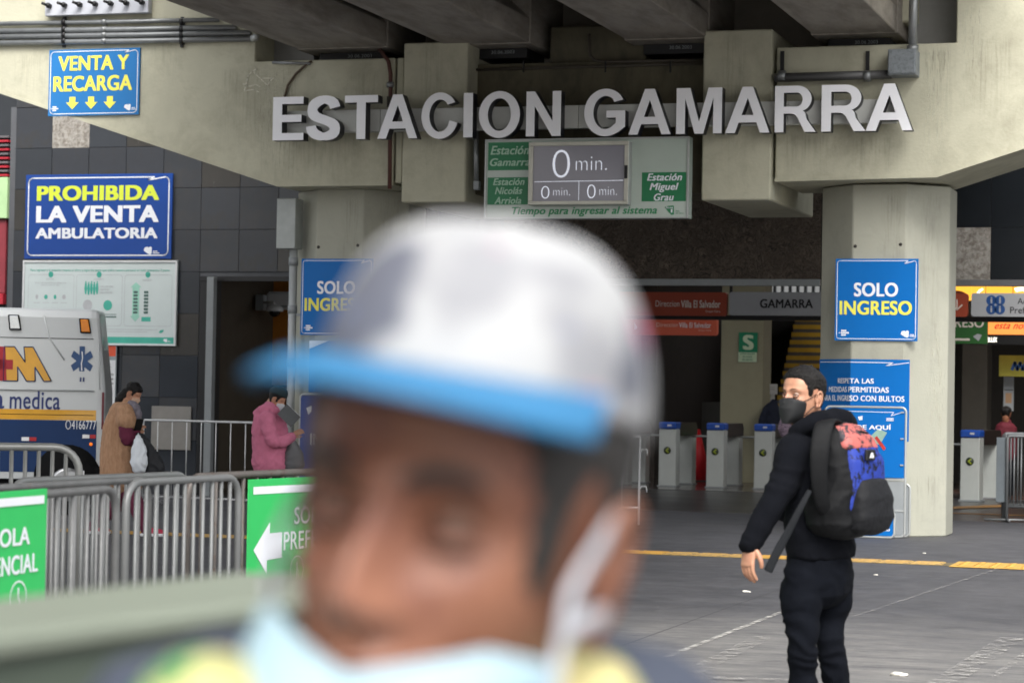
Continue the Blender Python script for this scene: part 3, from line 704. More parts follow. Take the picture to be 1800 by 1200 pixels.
# hanging direction signs
M_ORG = mat('orange_direction_sign', '963d24', .5, var=.05); M_ORG2 = mat('salmon_direction_sign', 'ab4f38', .5, var=.05, emit='b4533c', estr=.06)
M_GRSIGN = mat('grey_direction_sign', 'a0a2a5', .5, var=.04); M_DIMW = mat('dim_white_print', 'd8ccc2', .6); M_BLK = mat('black_print', '17171a', .6)
YS = 36.0
def hang(px0, px1, py0, py1, Y, m, name, label, t=.12, r=.04):
    a = onY(px0, (py0 + py1) / 2, Y); b = onY(px1, (py0 + py1) / 2, Y); z0 = onY((px0 + px1) / 2, py1, Y).z; z1 = onY((px0 + px1) / 2, py0, Y).z
    s = Sign(name, label, ((a.x + b.x) / 2, Y, z0), b.x - a.x, z1 - z0, m, t, r=r); return s
h1 = hang(1090, 1280, 514, 555, YS, M_ORG, 'direction_sign', 'dark orange direction sign, upper of the two orange signs, left of the grey name sign')
h1.text('Direccion', .35, .57, .36, .62, M_DIMW, .0); h1.text('Villa El Salvador', .585, .945, .34, .66, M_DIMW, .03); h1.text('Grupo Cero', .81, .945, .76, .88, M_DIMW, 0)
h2 = hang(1285, 1460, 514, 555, YS, M_GRSIGN, 'direction_sign', 'grey hanging sign reading GAMARRA in black')
h2.text('GAMARRA', .31, .84, .30, .68, M_BLK, .035)
h3 = hang(1065, 1263, 559, 589, YS + .9, M_ORG2, 'direction_sign', 'paler salmon direction sign, lower of the two orange signs')
h3.text('Direccion', .47, .66, .28, .52, M_DIMW, .0); h3.text('Villa El Salvador', .67, .95, .26, .56, M_WHITE, .03); h3.text('Grupo Cero', .84, .95, .66, .78, M_DIMW, 0)
h3.shape([[(.27, .3), (.27, .75), (.30, .58)], [(.30, .58), (.27, .62), (.33, .55)]], M_WHITE)
h4 = hang(1640, 1703, 516, 557, YS, M_ORG, 'direction_sign', 'small dark orange sign with a down arrow beside the right column')
h4.line([(.70, .28), (.70, .68)], .02, M_DIMW); h4.line([(.60, .52), (.70, .70), (.84, .50)], .02, M_DIMW)
h5 = hang(1709, 1860, 516, 557, YS, M_GRSIGN, 'direction_sign', 'grey hanging sign with four round blue pictograms')
mb = MB(); M_PIC = mat('pictogram_blue', '1c4a86', .5)
for u, v in ((.235, .31), (.335, .31), (.235, .69), (.335, .69)):
    P = [(h5.X(u) + .075 * math.cos(a * math.pi / 8), h5.Z(v) + .075 * math.sin(a * math.pi / 8)) for a in range(16)]; flat(mb, P, h5.y - .003)
part('pictogram', mb, M_PIC, h5.root)
mb = MB()
for u, v in ((.235, .31), (.335, .31), (.235, .69), (.335, .69)):
    x, z = h5.X(u), h5.Z(v)
    flat(mb, [(x - .01, z - .045), (x + .012, z - .045), (x + .016, z + .02), (x - .014, z + .02)], h5.y - .005)
    P = [(x + .013 * math.cos(a * math.pi / 4), z + .038 + .013 * math.sin(a * math.pi / 4)) for a in range(8)]; flat(mb, P, h5.y - .005)
part('pictogram_figure', mb, M_GRSIGN, h5.root)
h5.text('Acceso', .54, .82, .20, .46, M_BLK, .01); h5.text('Preferencial', .455, .96, .58, .86, M_BLK, .01)
bb = MB().box(-6.5, 0, 0, 9, .2, .07, .004); p = onY(1300, 562, YS + .02)
o = link('sign_rail', bb.mesh('sign_rail'), M_BLACK, None, (-7, YS + .02, p.z)); tag(o, 'black horizontal rail running under the hanging direction signs', 'rail')
p = onY(1290, 500, YS)
for px, lb in ((1284, 'thin dark hanger rod between the orange sign and the grey name sign'),):
    o = link('hanger_rod', MB().box(-.02, -.02, 0, .02, .02, 1.6).mesh('hanger_rod'), M_BLACK, None, (onY(px, 540, YS).x, YS + .03, 2.85)); tag(o, lb, 'rod')

# lit shop boards far right
M_LITY = mat('lit_yellow_menu', '5a3c10', .4, emit='f5a838', estr=.85); M_LITO = mat('lit_orange_screen', '5a2c10', .4, emit='f88a42', estr=.85)
M_LITW = mat('lit_white_print', 'ffffff', .4, emit='fff4e0', estr=.9); M_REDP = mat('red_script', '9c1512', .5, emit='9c1512', estr=.5); M_DKG = mat('dark_green_sign', '245a24', .5)
yy = 40.5
def lit(px0, px1, py0, py1, Y, m, name, label): return hang(px0, px1, py0, py1, Y, m, name, label, .08, 0)
menus = [(1655, 1708, 'backlit yellow menu panel beside the column with a brown ring'), (1709, 1732, 'narrow backlit yellow menu panel, second from the column'), (1734, 1780, 'backlit menu panel showing a big white ring'), (1782, 1840, 'backlit yellow menu panel at the picture edge')]
for k, (a, b, lb) in enumerate(menus):
    s = lit(a, b, 502, 528, yy, M_LITY, 'menu_board', lb)
    mb = MB()
    cx, cz, ro, ri = ((s.X(.55), s.Z(1.0), .20, .13), (s.X(1.0), s.Z(.6), .13, .09), (s.X(.5), s.Z(.55), .28, .18), (s.X(.25), s.Z(.9), .24, .16))[k]
    P0 = [(cx + ro * math.cos(t * math.pi / 12), cz + .8 * ro * math.sin(t * math.pi / 12)) for t in range(25)]; P1 = [(cx + ri * math.cos(t * math.pi / 12), cz + .8 * ri * math.sin(t * math.pi / 12)) for t in range(25)]
    W = s.w / 2
    for q in range(24):
        Q = [P0[q], P0[q + 1], P1[q + 1], P1[q]]
        if all(-W < x < W and 0 < z < s.h for x, z in Q): flat(mb, Q, s.y - .003)
    if mb.v: part('printed_ring', mb, M_LITW if k else mat('brown_print', '6a2f14', .5), s.root)
s = lit(1738, 1850, 563, 588, yy, M_LITO, 'lit_screen', 'glowing orange screen with red handwriting reading esta noche')
s.text('esta noche', .10, .78, .12, .62, M_REDP, .02, .5)
s = lit(1700, 1850, 589, 606, yy + .02, M_BLACK, 'shop_fascia', 'black fascia with small white capitals under the orange screen')
s.text('BLUX', .245, .36, .25, .75, M_LITW, .04)
s = lit(1640, 1737, 558, 604, yy - .4, M_DKG, 'shop_sign', 'dark green sign with large faded letters beside the orange screen')
s.text('INGRESO', -.6 + .60, .93, -.28 + .30, .38, MATS['dim_white_print'], .02); s.rect(.1, .68, .80, .88, MATS['dim_white_print']); s.shape([[(.74, .72), (.82, .62), (.90, .66), (.84, .90)]], M_GRSIGN)
s = lit(1757, 1850, 625, 662, yy + .5, mat('olive_yellow_sign', '8f8a2c', .5), 'shop_sign', 'dim yellow sign with dark lettering above the person in red')
s.line([(.25 + .05 * k, .5 + .16 * (-1) ** k) for k in range(12)], .05, M_PIC, name='faint_script')
part('side_wall', MB().box(7.5, -8.0, 0, 7.7, 12.3, 4.6), MATS['hall_side_wall'], hall)
part('counter_wall', MB().box(onY(1668, 700, 46).x + 8, 6.0, 0, 11.9, 6.2, 4.5), mat('hall_grey_wall', '34332f', .8), hall)
p = onY(1770, 662, 40.9); s = Sign('poster', 'pale poster strip hanging below the dim yellow sign', (p.x, 41.2, onY(1770, 722, 41.2).z), .17, .6, M_GREYP, .01)
s.rect(.2, .8, .5, .78, mat('poster_orange', '9b7b5c', .6)); s.rect(.05, .95, .40, .42, M_BLK)
# notices on hall column side and walls
p = onY(1363, 693, 44.0); s = Sign('notice', 'small white notice beside the head of the man in black', (p.x, 43.6, p.z), .24, .19, M_WHITEP, .008)
s.rect(.2, .8, .3, .34, M_GREYP); s.rect(.2, .8, .5, .54, M_GREYP)
o = link('white_pole', MB().box(-.04, -.03, 0, .04, .03, 1.75, .004).mesh('white_pole'), M_WHITEP, None, (onY(1357, 740, 43.7).x, 43.7, 0)); tag(o, 'short white pole standing below the small white notice', 'pole')
o = link('notice_stand', MB().box(-.2, 0, .35, .2, .03, 1.45, .005).box(-.03, -.02, 0, .03, .02, .35).mesh('notice_stand'), mat('dim_panel', '4a4a48', .6), None, (onY(1251, 700, 46).x, 46, 0)); tag(o, 'dim grey notice stand in the dark left of the hall column', 'stand')
# far wall fittings in the dark part
o = link('dark_cabinet', MB().box(-.6, 0, 0, .6, .5, 1.9, .02).box(-.62, -.02, 1.9, .62, .52, 1.95).mesh('dark_cabinet'), mat('cabinet_dark', '24262a', .4), None, (onY(1180, 700, 49).x, 49, 0)); tag(o, 'dark cabinet in the unlit back of the hall under the orange signs', 'cabinet')
o = link('wall_panel', MB().box(-.06, 0, 0, .06, .05, 1.3).mesh('wall_panel'), M_GREYP, None, (onY(1232, 640, 51.9).x, 51.85, 1.7)); tag(o, 'narrow grey panel on the dark far wall of the hall', 'panel')
# ================================================================== STATION NAME LETTERS
def arcp(cx, cz, rx, rz, a0, a1, n=14): return [(cx + rx * math.cos(math.radians(a0 + (a1 - a0) * i / n)), cz + rz * math.sin(math.radians(a0 + (a1 - a0) * i / n))) for i in range(n + 1)]
def ribbon(path, w0, w1=None):
    w1 = w1 or w0; L = []; R = []; k = len(path)
    for i, p in enumerate(path):
        a = Vector(path[max(i - 1, 0)]); b = Vector(path[min(i + 1, k - 1)]); d = (b - a).normalized(); n = Vector((-d.y, d.x))
        # horizontal strokes a little thinner than upright ones
        w = (w0 * abs(d.y) + w1 * abs(d.x)) / 2 / max(.001, (abs(d.y) + abs(d.x)) ** .5)
        L.append((p[0] + n.x * w, p[1] + n.y * w)); R.append((p[0] - n.x * w, p[1] - n.y * w))
    return L + R[::-1]
# glyphs: unit height, own width; bold grotesque
def G_(ch):
    s, h = .20, .165
    if ch == 'E': return .68, [[(0, 0), (.68, 0), (.68, h), (s, h), (s, .42), (.63, .42), (.63, .42 + h), (s, .42 + h), (s, 1 - h), (.67, 1 - h), (.67, 1), (0, 1)]]
    if ch == 'T': return .74, [[(.27, 0), (.47, 0), (.47, 1 - h), (.74, 1 - h), (.74, 1), (0, 1), (0, 1 - h), (.27, 1 - h)]]
    if ch == 'I': return .2, [[(0, 0), (.2, 0), (.2, 1), (0, 1)]]
    if ch == 'N': return .78, [[(0, 0), (.19, 0), (.19, .67), (.585, 0), (.78, 0), (.78, 1), (.59, 1), (.59, .34), (.195, 1), (0, 1)]]
    if ch == 'M': return 1.0, [[(0, 0), (.19, 0), (.19, .78), (.405, 0), (.595, 0), (.81, .78), (.81, 0), (1, 0), (1, 1), (.70, 1), (.5, .26), (.30, 1), (0, 1)]]
    if ch == 'A': return .94, [[(0, 0), (.205, 0), (.285, .225), (.66, .225), (.74, 0), (.94, 0), (.58, 1), (.36, 1)], [(.345, .385), (.60, .385), (.472, .76)]]
    if ch == 'R':
        out = [(0, 0), (.2, 0), (.2, .40), (.34, .40)] + arcp(.36, .17, .2, .23, 90, 40, 5)[1:] + [(.68, 0), (.93, 0), (.72, .28)] + arcp(.5, .36, .2, .14, 0, 50, 4) + arcp(.50, .715, .33, .285, -62, 90, 14) + [(0, 1)]
        inn = [(.2, .55), (.48, .55)] + arcp(.50, .70, .13, .15, -85, 85, 8) + [(.48, .85), (.2, .85)]
        return .93, [out, inn]
    if ch == 'O': return .97, [arcp(.485, .5, .485, .525, 0, 360, 40)[:-1], arcp(.485, .5, .275, .365, 0, 360, 32)[:-1]]
    if ch == 'C':
        o = arcp(.48, .5, .48, .525, 38, 342, 34); i = arcp(.48, .5, .275, .365, 332, 44, 28)
        o[0] = (.87, .80); o[-1] = (.93, .335); i[0] = (.73, .39); i[-1] = (.68, .745)
        return .93, [o + i]
    if ch == 'G':
        o = arcp(.48, .5, .48, .525, 38, 300, 30); i = arcp(.48, .5, .275, .365, 318, 44, 28)
        o[0] = (.87, .78)
        body = o[:-1] + [(.76, .06), (.92, .18), (.92, .54), (.50, .54), (.50, .385), (.71, .385), (.71, .26)] + i[1:]
        body[-1] = (.67, .73)
        return .92, [body]
    if ch == 'S':
        path = [(.085, .30)] + arcp(.375, .285, .275, .205, 190, 360, 12)[1:]
        path = [(.1, .315), (.12, .22), (.18, .14), (.28, .09), (.375, .075), (.48, .09), (.575, .14), (.61, .22), (.60, .31), (.54, .38), (.43, .435), (.33, .475), (.22, .52), (.145, .59), (.125, .70), (.16, .80), (.25, .88), (.37, .92), (.48, .90), (.57, .84), (.61, .73)]
        P = []
        for i in range(len(path) - 1):
            p0, p1, p2, p3 = [Vector(path[max(0, min(len(path) - 1, q))]) for q in (i - 1, i, i + 1, i + 2)]
            for t in (0, .5): P.append(tuple(0.5 * ((2 * p1) + (p2 - p0) * t + (2 * p0 - 5 * p1 + 4 * p2 - p3) * t * t + (3 * p1 - p0 - 3 * p2 + p3) * t ** 3)))
        P.append(path[-1]); R = ribbon(P, .205, .175)
        return .73, [R]
YL = Y0 - .34
spans = [('E', 480, 534), ('S', 539, 599), ('T', 606, 664), ('A', 664, 734), ('C', 741, 804), ('I', 815, 831), ('O', 842, 914), ('N', 925, 986), ('G', 1027, 1099), ('A', 1105, 1179), ('M', 1189, 1269), ('A', 1275, 1353), ('R', 1362, 1434), ('R', 1444, 1522), ('A', 1522, 1604)]
sx = onY(1042, 210, YL).x; SZ0 = onY(900, 240.5, YL).z; SZ1 = onY(900, 162, YL).z; SH = SZ1 - SZ0
name_sign = thing('station_sign', 'large white raised capitals spelling ESTACION GAMARRA on a grey rail', 'sign', (sx, Y0, SZ0))
M_LF = mat('letter_face_white', 'fafbff', .3, var=.02, scale=2); M_LS = mat('letter_return_black', '20222b', .4)
for ch, a, b in spans:
    x0 = onY(a, 210, YL).x; x1 = onY(b, 210, YL).x; gw, loops = G_(ch); sc = (x1 - x0) / gw
    L2 = [[((q[0]) * sc, q[1] * SH) for q in lp] for lp in loops]
    mb = poly_curve(L2, .075, y=.075); o = part('letter', mb, M_LS, name_sign, loc=(x0 - sx, YL - Y0, 0))
    c = ((x1 - x0) / 2, SH / 2)
    L3 = L2
    part('letter_face', poly_curve(L3, .003, y=-.0045), M_LF, o)
rz0 = F0(640, 233, Y0 - .12)[1] - SZ0; rz1 = F0(640, 194, Y0 - .12)[1] - SZ0
ra = onY(503, 210, Y0 - .15).x; rb_ = onY(1577, 210, Y0 - .15).x
M_RAIL = mat('sign_rail_grey', 'cdcfca', .6, var=.08, scale=2)
n = 6
for k in range(n):
    xa = ra + (rb_ - ra) * k / n + .003; xb2 = ra + (rb_ - ra) * (k + 1) / n - .003
    part('mounting_rail', MB().box(xa - sx, -.19, rz0, xb2 - sx, -.085, rz1, .004), M_RAIL, name_sign)

# ================================================================== DISPLAY BOARD
a = onY(853, 310, Y0 - .2); b = onY(1211.5, 310, Y0 - .2); zt = onY(1030, 243, Y0 - .2).z; zb = onY(1030, 384.5, Y0 - .2).z
M_BOARD = mat('pale_green_board', 'b3c0b6', .25, var=.06, scale=1.2, coat=.3)
bd = Sign('display_board', 'pale green platform time board with a grey screen showing 0 min', ((a.x + b.x) / 2, Y0 - .05, zb), b.x - a.x, zt - zb, M_BOARD, .16)
M_LTXT = mat('pale_green_lettering', 'a9cbb4', .5); M_GTXT = mat('green_lettering', '2c8455', .5); M_GREENB = mat('board_green', '1d7a4c', .35, var=.05)
def U(x): return (x - 125) / 1395
def Vv(y): return (y - 62) / 540
for q in ((145, 450, 82, 272), (145, 440, 320, 505), (1205, 1502, 297, 490)): bd.rect(U(q[0]), U(q[1]), Vv(q[2]), Vv(q[3]), M_GREENB)
for grp, m in (([('Estación', 162, 432, 106, 166), ('Gamarra', 158, 438, 190, 243), ('Estación', 183, 403, 326, 373), ('Nicolás', 197, 388, 386, 434), ('Arriola', 195, 382, 452, 500)], M_LTXT),
               ([('Estación', 1240, 1475, 305, 353), ('Miguel', 1258, 1452, 368, 430), ('Grau', 1287, 1422, 438, 486)], M_WHITE),
               ([('Tiempo para ingresar al sistema', 318, 1310, 521, 588)], M_GTXT)):
    bd.texts([(t, U(x0), U(x1), Vv(y0), Vv(y1)) for t, x0, x1, y0, y1 in grp], m, .035, .25)
bd.shape([[(U(1362), Vv(518 + 10)), (U(1385), Vv(520)), (U(1422), Vv(518)), (U(1424), Vv(578)), (U(1408), Vv(580)), (U(1385), Vv(560))]], M_GTXT)
bd.text('1', U(1404), U(1414), Vv(543), Vv(565), M_WHITE, .05, dy=.006); bd.text('línea', U(1372), U(1418), Vv(524), Vv(538), M_WHITE, .02, dy=.006)
bd.texts([('Metro', U(1436), U(1462), Vv(550), Vv(560)), ('de Lima', U(1436), U(1490), Vv(564), Vv(574))], M_GTXT, .02)
for (u0, u1, v0, v1) in ((0, 1, 0, .02), (0, 1, .985, 1), (0, .008, .02, .985), (.992, 1, .02, .985)):
    mb = MB(); mb.box(bd.X(u0), bd.y - .02, bd.Z(v1), bd.X(u1), bd.y - .001, bd.Z(v0), .002); part('edge_trim', mb, M_STEEL, bd.root)
# screen housing
HS = .032
hx0, hx1, hz1, hz0 = bd.X(U(437)) + HS, bd.X(U(1118)) + HS, bd.Z(Vv(95)), bd.Z(Vv(515)); yh = bd.y - .14
part('screen_housing', MB().box(hx0, yh, hz0, hx1, bd.y - .002, hz1, .004), M_STEEL, bd.root)
M_SCR = mat('grey_screen', '8c8b95', .12, var=.05, scale=1.5); 
sx0, sx1, sz1, sz0 = bd.X(U(468)) + HS, bd.X(U(1090)) + HS, bd.Z(Vv(122)), bd.Z(Vv(490))
scr = part('screen', flat(MB(), [(sx0, sz0), (sx1, sz0), (sx1, sz1), (sx0, sz1)], yh - .002), M_SCR, bd.root)
for bx in ((hx0, hz0, hx1, sz0), (hx0, sz1, hx1, hz1), (hx0, sz0, sx0, sz1), (sx1, sz0, hx1, sz1)):
    part('screen_bezel', MB().box(bx[0] + .001, yh - .022, bx[1] + .001, bx[2] - .001, yh - .001, bx[3] - .001, .004), mat('bezel_champagne', 'c3c2b6', .35, .3), bd.root)
M_DIG = mat('screen_digits', 'dfe3ee', .5, emit='dfe3ee', estr=.25)
def stext(t, x0, x1, y0, y1, bold=-.02):
    mb = MB(); text_into(mb, t, bd.X(U(x0)) + HS, bd.X(U(x1)) + HS, bd.Z(Vv(y1)), bd.Z(Vv(y0)), yh - .005, bold); part('screen_text', mb, M_DIG, scr)
stext('0', 605, 715, 150, 332); stext('min.', 762, 968, 198, 285); stext('0', 528, 580, 390, 472); stext('min.', 610, 722, 403, 452); stext('0', 842, 895, 383, 472); stext('min.', 925, 1040, 398, 452)
mb = MB(); stripline(mb, [(bd.X(U(480)) + HS, bd.Z(Vv(360))), (bd.X(U(1082)) + HS, bd.Z(Vv(356)))], .006, yh - .005); stripline(mb, [(bd.X(U(783)) + HS, bd.Z(Vv(362))), (bd.X(U(783)) + HS, bd.Z(Vv(485)))], .006, yh - .005)
part('screen_line', mb, M_DIG, scr)
part('handle', MB().box(bd.X(U(1095)) + HS, yh - .045, bd.Z(Vv(345)), bd.X(U(1115)) + HS, yh - .023, bd.Z(Vv(258)), .003), M_BLACK, bd.root)
part('bracket_arm', MB().tube([(bd.X(U(25)), .0, bd.Z(Vv(-20))), (bd.X(U(35)), .0, bd.Z(Vv(340)))], .03, 8), M_GALV, bd.root)
part('bracket_foot', MB().box(bd.X(U(20)), -.04, bd.Z(Vv(395)), bd.X(U(58)), .04, bd.Z(Vv(335)), .005), M_GREYP, bd.root)

# ================================================================== WALL AND COLUMN SIGNS
def board_at(pl, pr, pt, pb, Y, cx):  # pixel edges measured on the sign -> centre x, z0, w, h
    a = onY(pl, (pt + pb) / 2, Y).x; b = onY(pr, (pt + pb) / 2, Y).x; return ((a + b) / 2, onY(cx, pb, Y).z, b - a, onY(cx, pt, Y).z - onY(cx, pb, Y).z)
x, z, w, h = board_at(88, 247, 87, 203.5, Y0, 168)
s = Sign('wall_sign', 'light blue sign reading VENTA Y RECARGA with three yellow down arrows on the beam', (x, Y0 - .005, z), w, h, M_BLUE1, .03)
s.border(.025, .05, .010, M_WHITE)
s.texts([('VENTA Y', .105, .884, .098, .322), ('RECARGA', .053, .925, .40, .635)], M_YEL, .045)
for c in (.27, .477, .684):
    s.shape([[(c - .033, .717), (c + .033, .717), (c + .033, .80), (c + .07, .80), (c, .905), (c - .07, .80), (c - .033, .80)]], M_YEL, name='arrow')
s.logo_words(.03, .89, .10, M_WHITE); s.logo_heart(.84, .885, .09, M_WHITE)

YP = YW - .03
x, z, w, h = board_at(46, 303.5, 306.5, 455, YP, 175)
s = Sign('wall_sign', 'deep blue sign reading PROHIBIDA LA VENTA AMBULATORIA on the tiled wall', (x, YP, z), w, h, M_BLUE2, .03)
s.border(.05, .07, .018, M_WHITE)
s.text('PROHIBIDA', .079, .913, .133, .313, M_LIME, .06)
s.texts([('LA VENTA', .077, .913, .371, .572), ('AMBULATORIA', .075, .908, .633, .762)], M_WHITE, .055)
s.logo_heart(.817, .90, .13, M_WHITE)

# process poster
x, z, w, h = board_at(41, 312, 458, 606.5, YP, 177)
M_POST = mat('poster_white', 'cfdad9', .4, var=.03); M_TEAL = mat('poster_teal', '45b09c', .5); M_LTEAL = mat('poster_pale_teal', '9fd6c3', .5); M_LG = mat('poster_grey', 'b9bcbf', .5)
s = Sign('information_board', 'white framed information board with three teal diagrams, above the ambulance', (x, YP, z), w, h, M_POST, .025)
for (u0, u1, v0, v1) in ((0, 1, 0, .022), (0, 1, .985, 1), (0, .012, .022, .985), (.988, 1, .022, .985)):
    part('frame', MB().box(s.X(u0), s.y - .018, s.Z(v1), s.X(u1), s.y - .001, s.Z(v0), .002), M_WHITEP, s.root)
s.rect(.015, .985, .90, .975, M_TEAL); s.logo_heart(.92, .935, .06, M_WHITE)
s.text('Para ingresar a la estación respeta el aforo y sigue los pasos que indica nuestro personal en todo momento: 3 pasos', .05, .95, .10, .135, M_TEAL, .01)
X_ = lambda px: (px - 15) / 1740; V_ = lambda py: (py - 40) / 980
for px in (335, 883, 1430):
    mb = MB(); c = (s.X(X_(px)), s.Z(V_(203))); flat(mb, [(c[0] + .04 * math.cos(t * .5236), c[1] + .045 * math.sin(t * .5236)) for t in range(12)], s.y - .003); part('step_number', mb, M_TEAL, s.root)
for a_, b_ in ((80, 600), (630, 1145), (1175, 1700)):
    mb = MB(); P = roundrect(s.X(X_(a_)), s.Z(V_(795)), s.X(X_(b_)), s.Z(V_(205)), .04); stripline(mb, P + [P[0]], .005, s.y - .003); part('diagram_frame', mb, M_LG, s.root)
s.texts([('EVITA', X_(285), X_(370), V_(248), V_(265)), ('COMPARTE', X_(822), X_(940), V_(250), V_(268)), ('SALIDA', X_(1375), X_(1475), V_(256), V_(274)),
         ('El uso de mascarilla es obligatorio', X_(160), X_(510), V_(292), V_(310)), ('durante todo el viaje', X_(225), X_(435), V_(318), V_(336)),
         ('MÁS DE 75%', X_(895), X_(1045), V_(330), V_(348)), ('ASISTIDO', X_(895), X_(1000), V_(366), V_(384)), ('DEL COCHE', X_(895), X_(1035), V_(400), V_(420))], M_LG, .02)
for k, px in enumerate((180, 283, 388, 490)):
    mb = MB(); c = (s.X(X_(px)), s.Z(V_(465))); flat(mb, [(c[0] + (.022 + .008 * (k % 2)) * math.cos(t * .785), c[1] + .035 * math.sin(t * .785)) for t in range(8)], s.y - .003); part('small_icon', mb, (M_LG, M_TEAL, M_TEAL, M_LG)[k], s.root)
    mb = MB(); stripline(mb, [(c[0] - .05, c[1] - .085), (c[0] + .05, c[1] - .085)], .008, s.y - .003); part('caption', mb, M_LG, s.root)
for k in range(5):
    mb = MB(); px = 735 + k * 32; c = (s.X(X_(px)), s.Z(V_(350 + 8 * (k % 2))))
    flat(mb, [(c[0] + .012 * math.cos(t * .785), c[1] + .075 + .014 * math.sin(t * .785)) for t in range(8)], s.y - .003)
    flat(mb, [(c[0] - .022, c[1] - .02), (c[0] - .01, c[1] - .1), (c[0] + .012, c[1] - .1), (c[0] + .022, c[1] - .02), (c[0] + .014, c[1] + .06), (c[0] - .014, c[1] + .06)], s.y - .003); part('figure_icon', mb, M_TEAL, s.root)
for px, py, r_, m in ((760, 558, .075, M_LG), (987, 558, .07, M_TEAL)):
    mb = MB(); c = (s.X(X_(px)), s.Z(V_(py))); flat(mb, [(c[0] + r_ * math.cos(t * .26), c[1] + r_ * 1.05 * math.sin(t * .26)) for t in range(24)], s.y - .003); part('round_icon', mb, m, s.root)
s.shape([[(X_(1262), V_(350)), (X_(1262), V_(680)), (X_(1240), V_(680)), (X_(1298), V_(745)), (X_(1352), V_(680)), (X_(1338), V_(680)), (X_(1338), V_(350)), (X_(1362), V_(350)), (X_(1300), V_(290)), (X_(1240), V_(350))]], M_LTEAL, name='double_arrow')
mb = MB()
for k in range(7):
    for px in (1298, 1415):
        v = V_(405 + 39 * k); mb2 = [(s.X(X_(px - 24)), s.Z(v + .013)), (s.X(X_(px + 24)), s.Z(v + .013)), (s.X(X_(px + 24)), s.Z(v - .013)), (s.X(X_(px - 24)), s.Z(v - .013))]; flat(mb, mb2, s.y - .005)
part('small_text', mb, mat('poster_dark', '4c6a64', .5), s.root)
s.rect(X_(1368), X_(1470), V_(690), V_(742), M_TEAL, name='train_icon'); s.rect(X_(878), X_(1085), V_(660), V_(668), MATS['poster_dark']); s.rect(X_(878), X_(1085), V_(684), V_(700), MATS['poster_dark'])
s.shape([[(X_(1562), V_(870)), (X_(1580), V_(842)), (X_(1615), V_(832)), (X_(1618), V_(850)), (X_(1590), V_(876))]], M_TEAL); s.rect(X_(600), X_(1550), V_(832), V_(838), M_LG); s.rect(X_(600), X_(1440), V_(858), V_(864), M_LG)

# narrow orange and white notice behind the ambulance
x, z, w, h = board_at(176, 205, 608, 720, YP, 190)
s = Sign('wall_notice', 'narrow notice with an orange head behind the ambulance, under the information board', (x, YP, z), w, h, mat('notice_grey', '8d979b', .5), .02)
s.rect(.08, .95, .0, .16, mat('orange_red_print', 'd3512f', .5)); s.rect(.1, .95, .22, .95, M_WHITEP); s.texts([('S.A.C.', .2, .7, .28, .33), ('Horario', .3, .85, .42, .46), ('de lunes', .3, .85, .49, .53), ('a viernes', .3, .85, .56, .60), ('y sábado', .3, .75, .63, .67)], M_BLK, .02)

# SOLO INGRESO signs
YC = 27.1 - .004
def solo(x, z, w, h, label):
    s = Sign('column_sign', label, (x, YC, z), w, h, M_BLUE3, .02, group='SOLO INGRESO signs')
    s.border(.022, .03, .008, M_WHITE)
    s.text('SOLO', .227, .761, .291, .461, M_WHITE, .04); s.text('INGRESO', .055, .93, .5125, .684, M_YEL, .04)
    s.logo_words(.05, .905, .11, M_WHITE); s.logo_heart(.80, .91, .09, M_WHITE); return s
x, z, w, h = board_at(1468.5, 1614, 455, 599, YC, 1541); solo(x, z, w, h, 'complete blue SOLO INGRESO sign on the right column'); w1, h1_, z1 = w, h, z
x = onY(530, 520, YC).x + w1 / 2; solo(x, z1, w1, h1_, 'blue SOLO INGRESO sign on the left column, partly behind the blurred cap')

# RESPETA LAS MEDIDAS: one sheet folded round the column edge
xf = cR - .30; z0 = onY(1541, 712, YC).z - .40; z1_ = onY(1541, 631.5, YC).z
rs = thing('folded_sign', 'blue sign RESPETA LAS MEDIDAS PERMITIDAS folded around the left edge of the right column', 'sign', (xf, 27.09, z0))
LW, RW, HH = .60, .665, z1_ - z0
c45 = math.cos(math.radians(45))
def fold(mb, y_off):
    V2 = []
    bm = bmesh.new(); vs = [bm.verts.new(v) for v in mb.v]
    for f in mb.f:
        try: bm.faces.new([vs[i] for i in f])
        except ValueError: pass
    bmesh.ops.bisect_plane(bm, geom=bm.verts[:] + bm.edges[:] + bm.faces[:], plane_co=(0, 0, 0), plane_no=(1, 0, 0))
    for v in bm.verts:
        if v.co.x < 0: l = -v.co.x; o = v.co.y; v.co.x = -l * c45 + o * c45; v.co.y = l * c45 + o * c45
    return MB().frombm(bm)
mb = MB(); mb.add([(-LW, -.008, 0), (RW, -.008, 0), (RW, -.008, HH), (-LW, -.008, HH)], [(0, 1, 2, 3)]); part('sheet', fold(mb, 0), M_BLUE3, rs)
mb = MB()
zt_ = lambda y: onY(1541, 632 + (y - 218) / 4.285, YC).z - z0
for t, xa, xb_, ya, yb_ in (('RESPETA LAS', 307, 560, 360, 399), ('MEDIDAS PERMITIDAS', 245, 670, 424, 466), ('PARA EL INGRESO CON BULTOS', 192, 783, 489, 532)):
    ul = -(388 - xa) / 356; ur = (xb_ - 388) / 647; text_into(mb, t, ul, ur, zt_(yb_), zt_(ya), -.012, .035)
part('lettering', fold(mb, 0), M_WHITE, rs)
mb = MB(); stripline(mb, [(-LW + .02, zt_(236)), (.48, zt_(240)), (.40, zt_(262)), (RW - .01, zt_(238))], .008, -.012); part('border_line', fold(mb, 0), M_WHITE, rs)

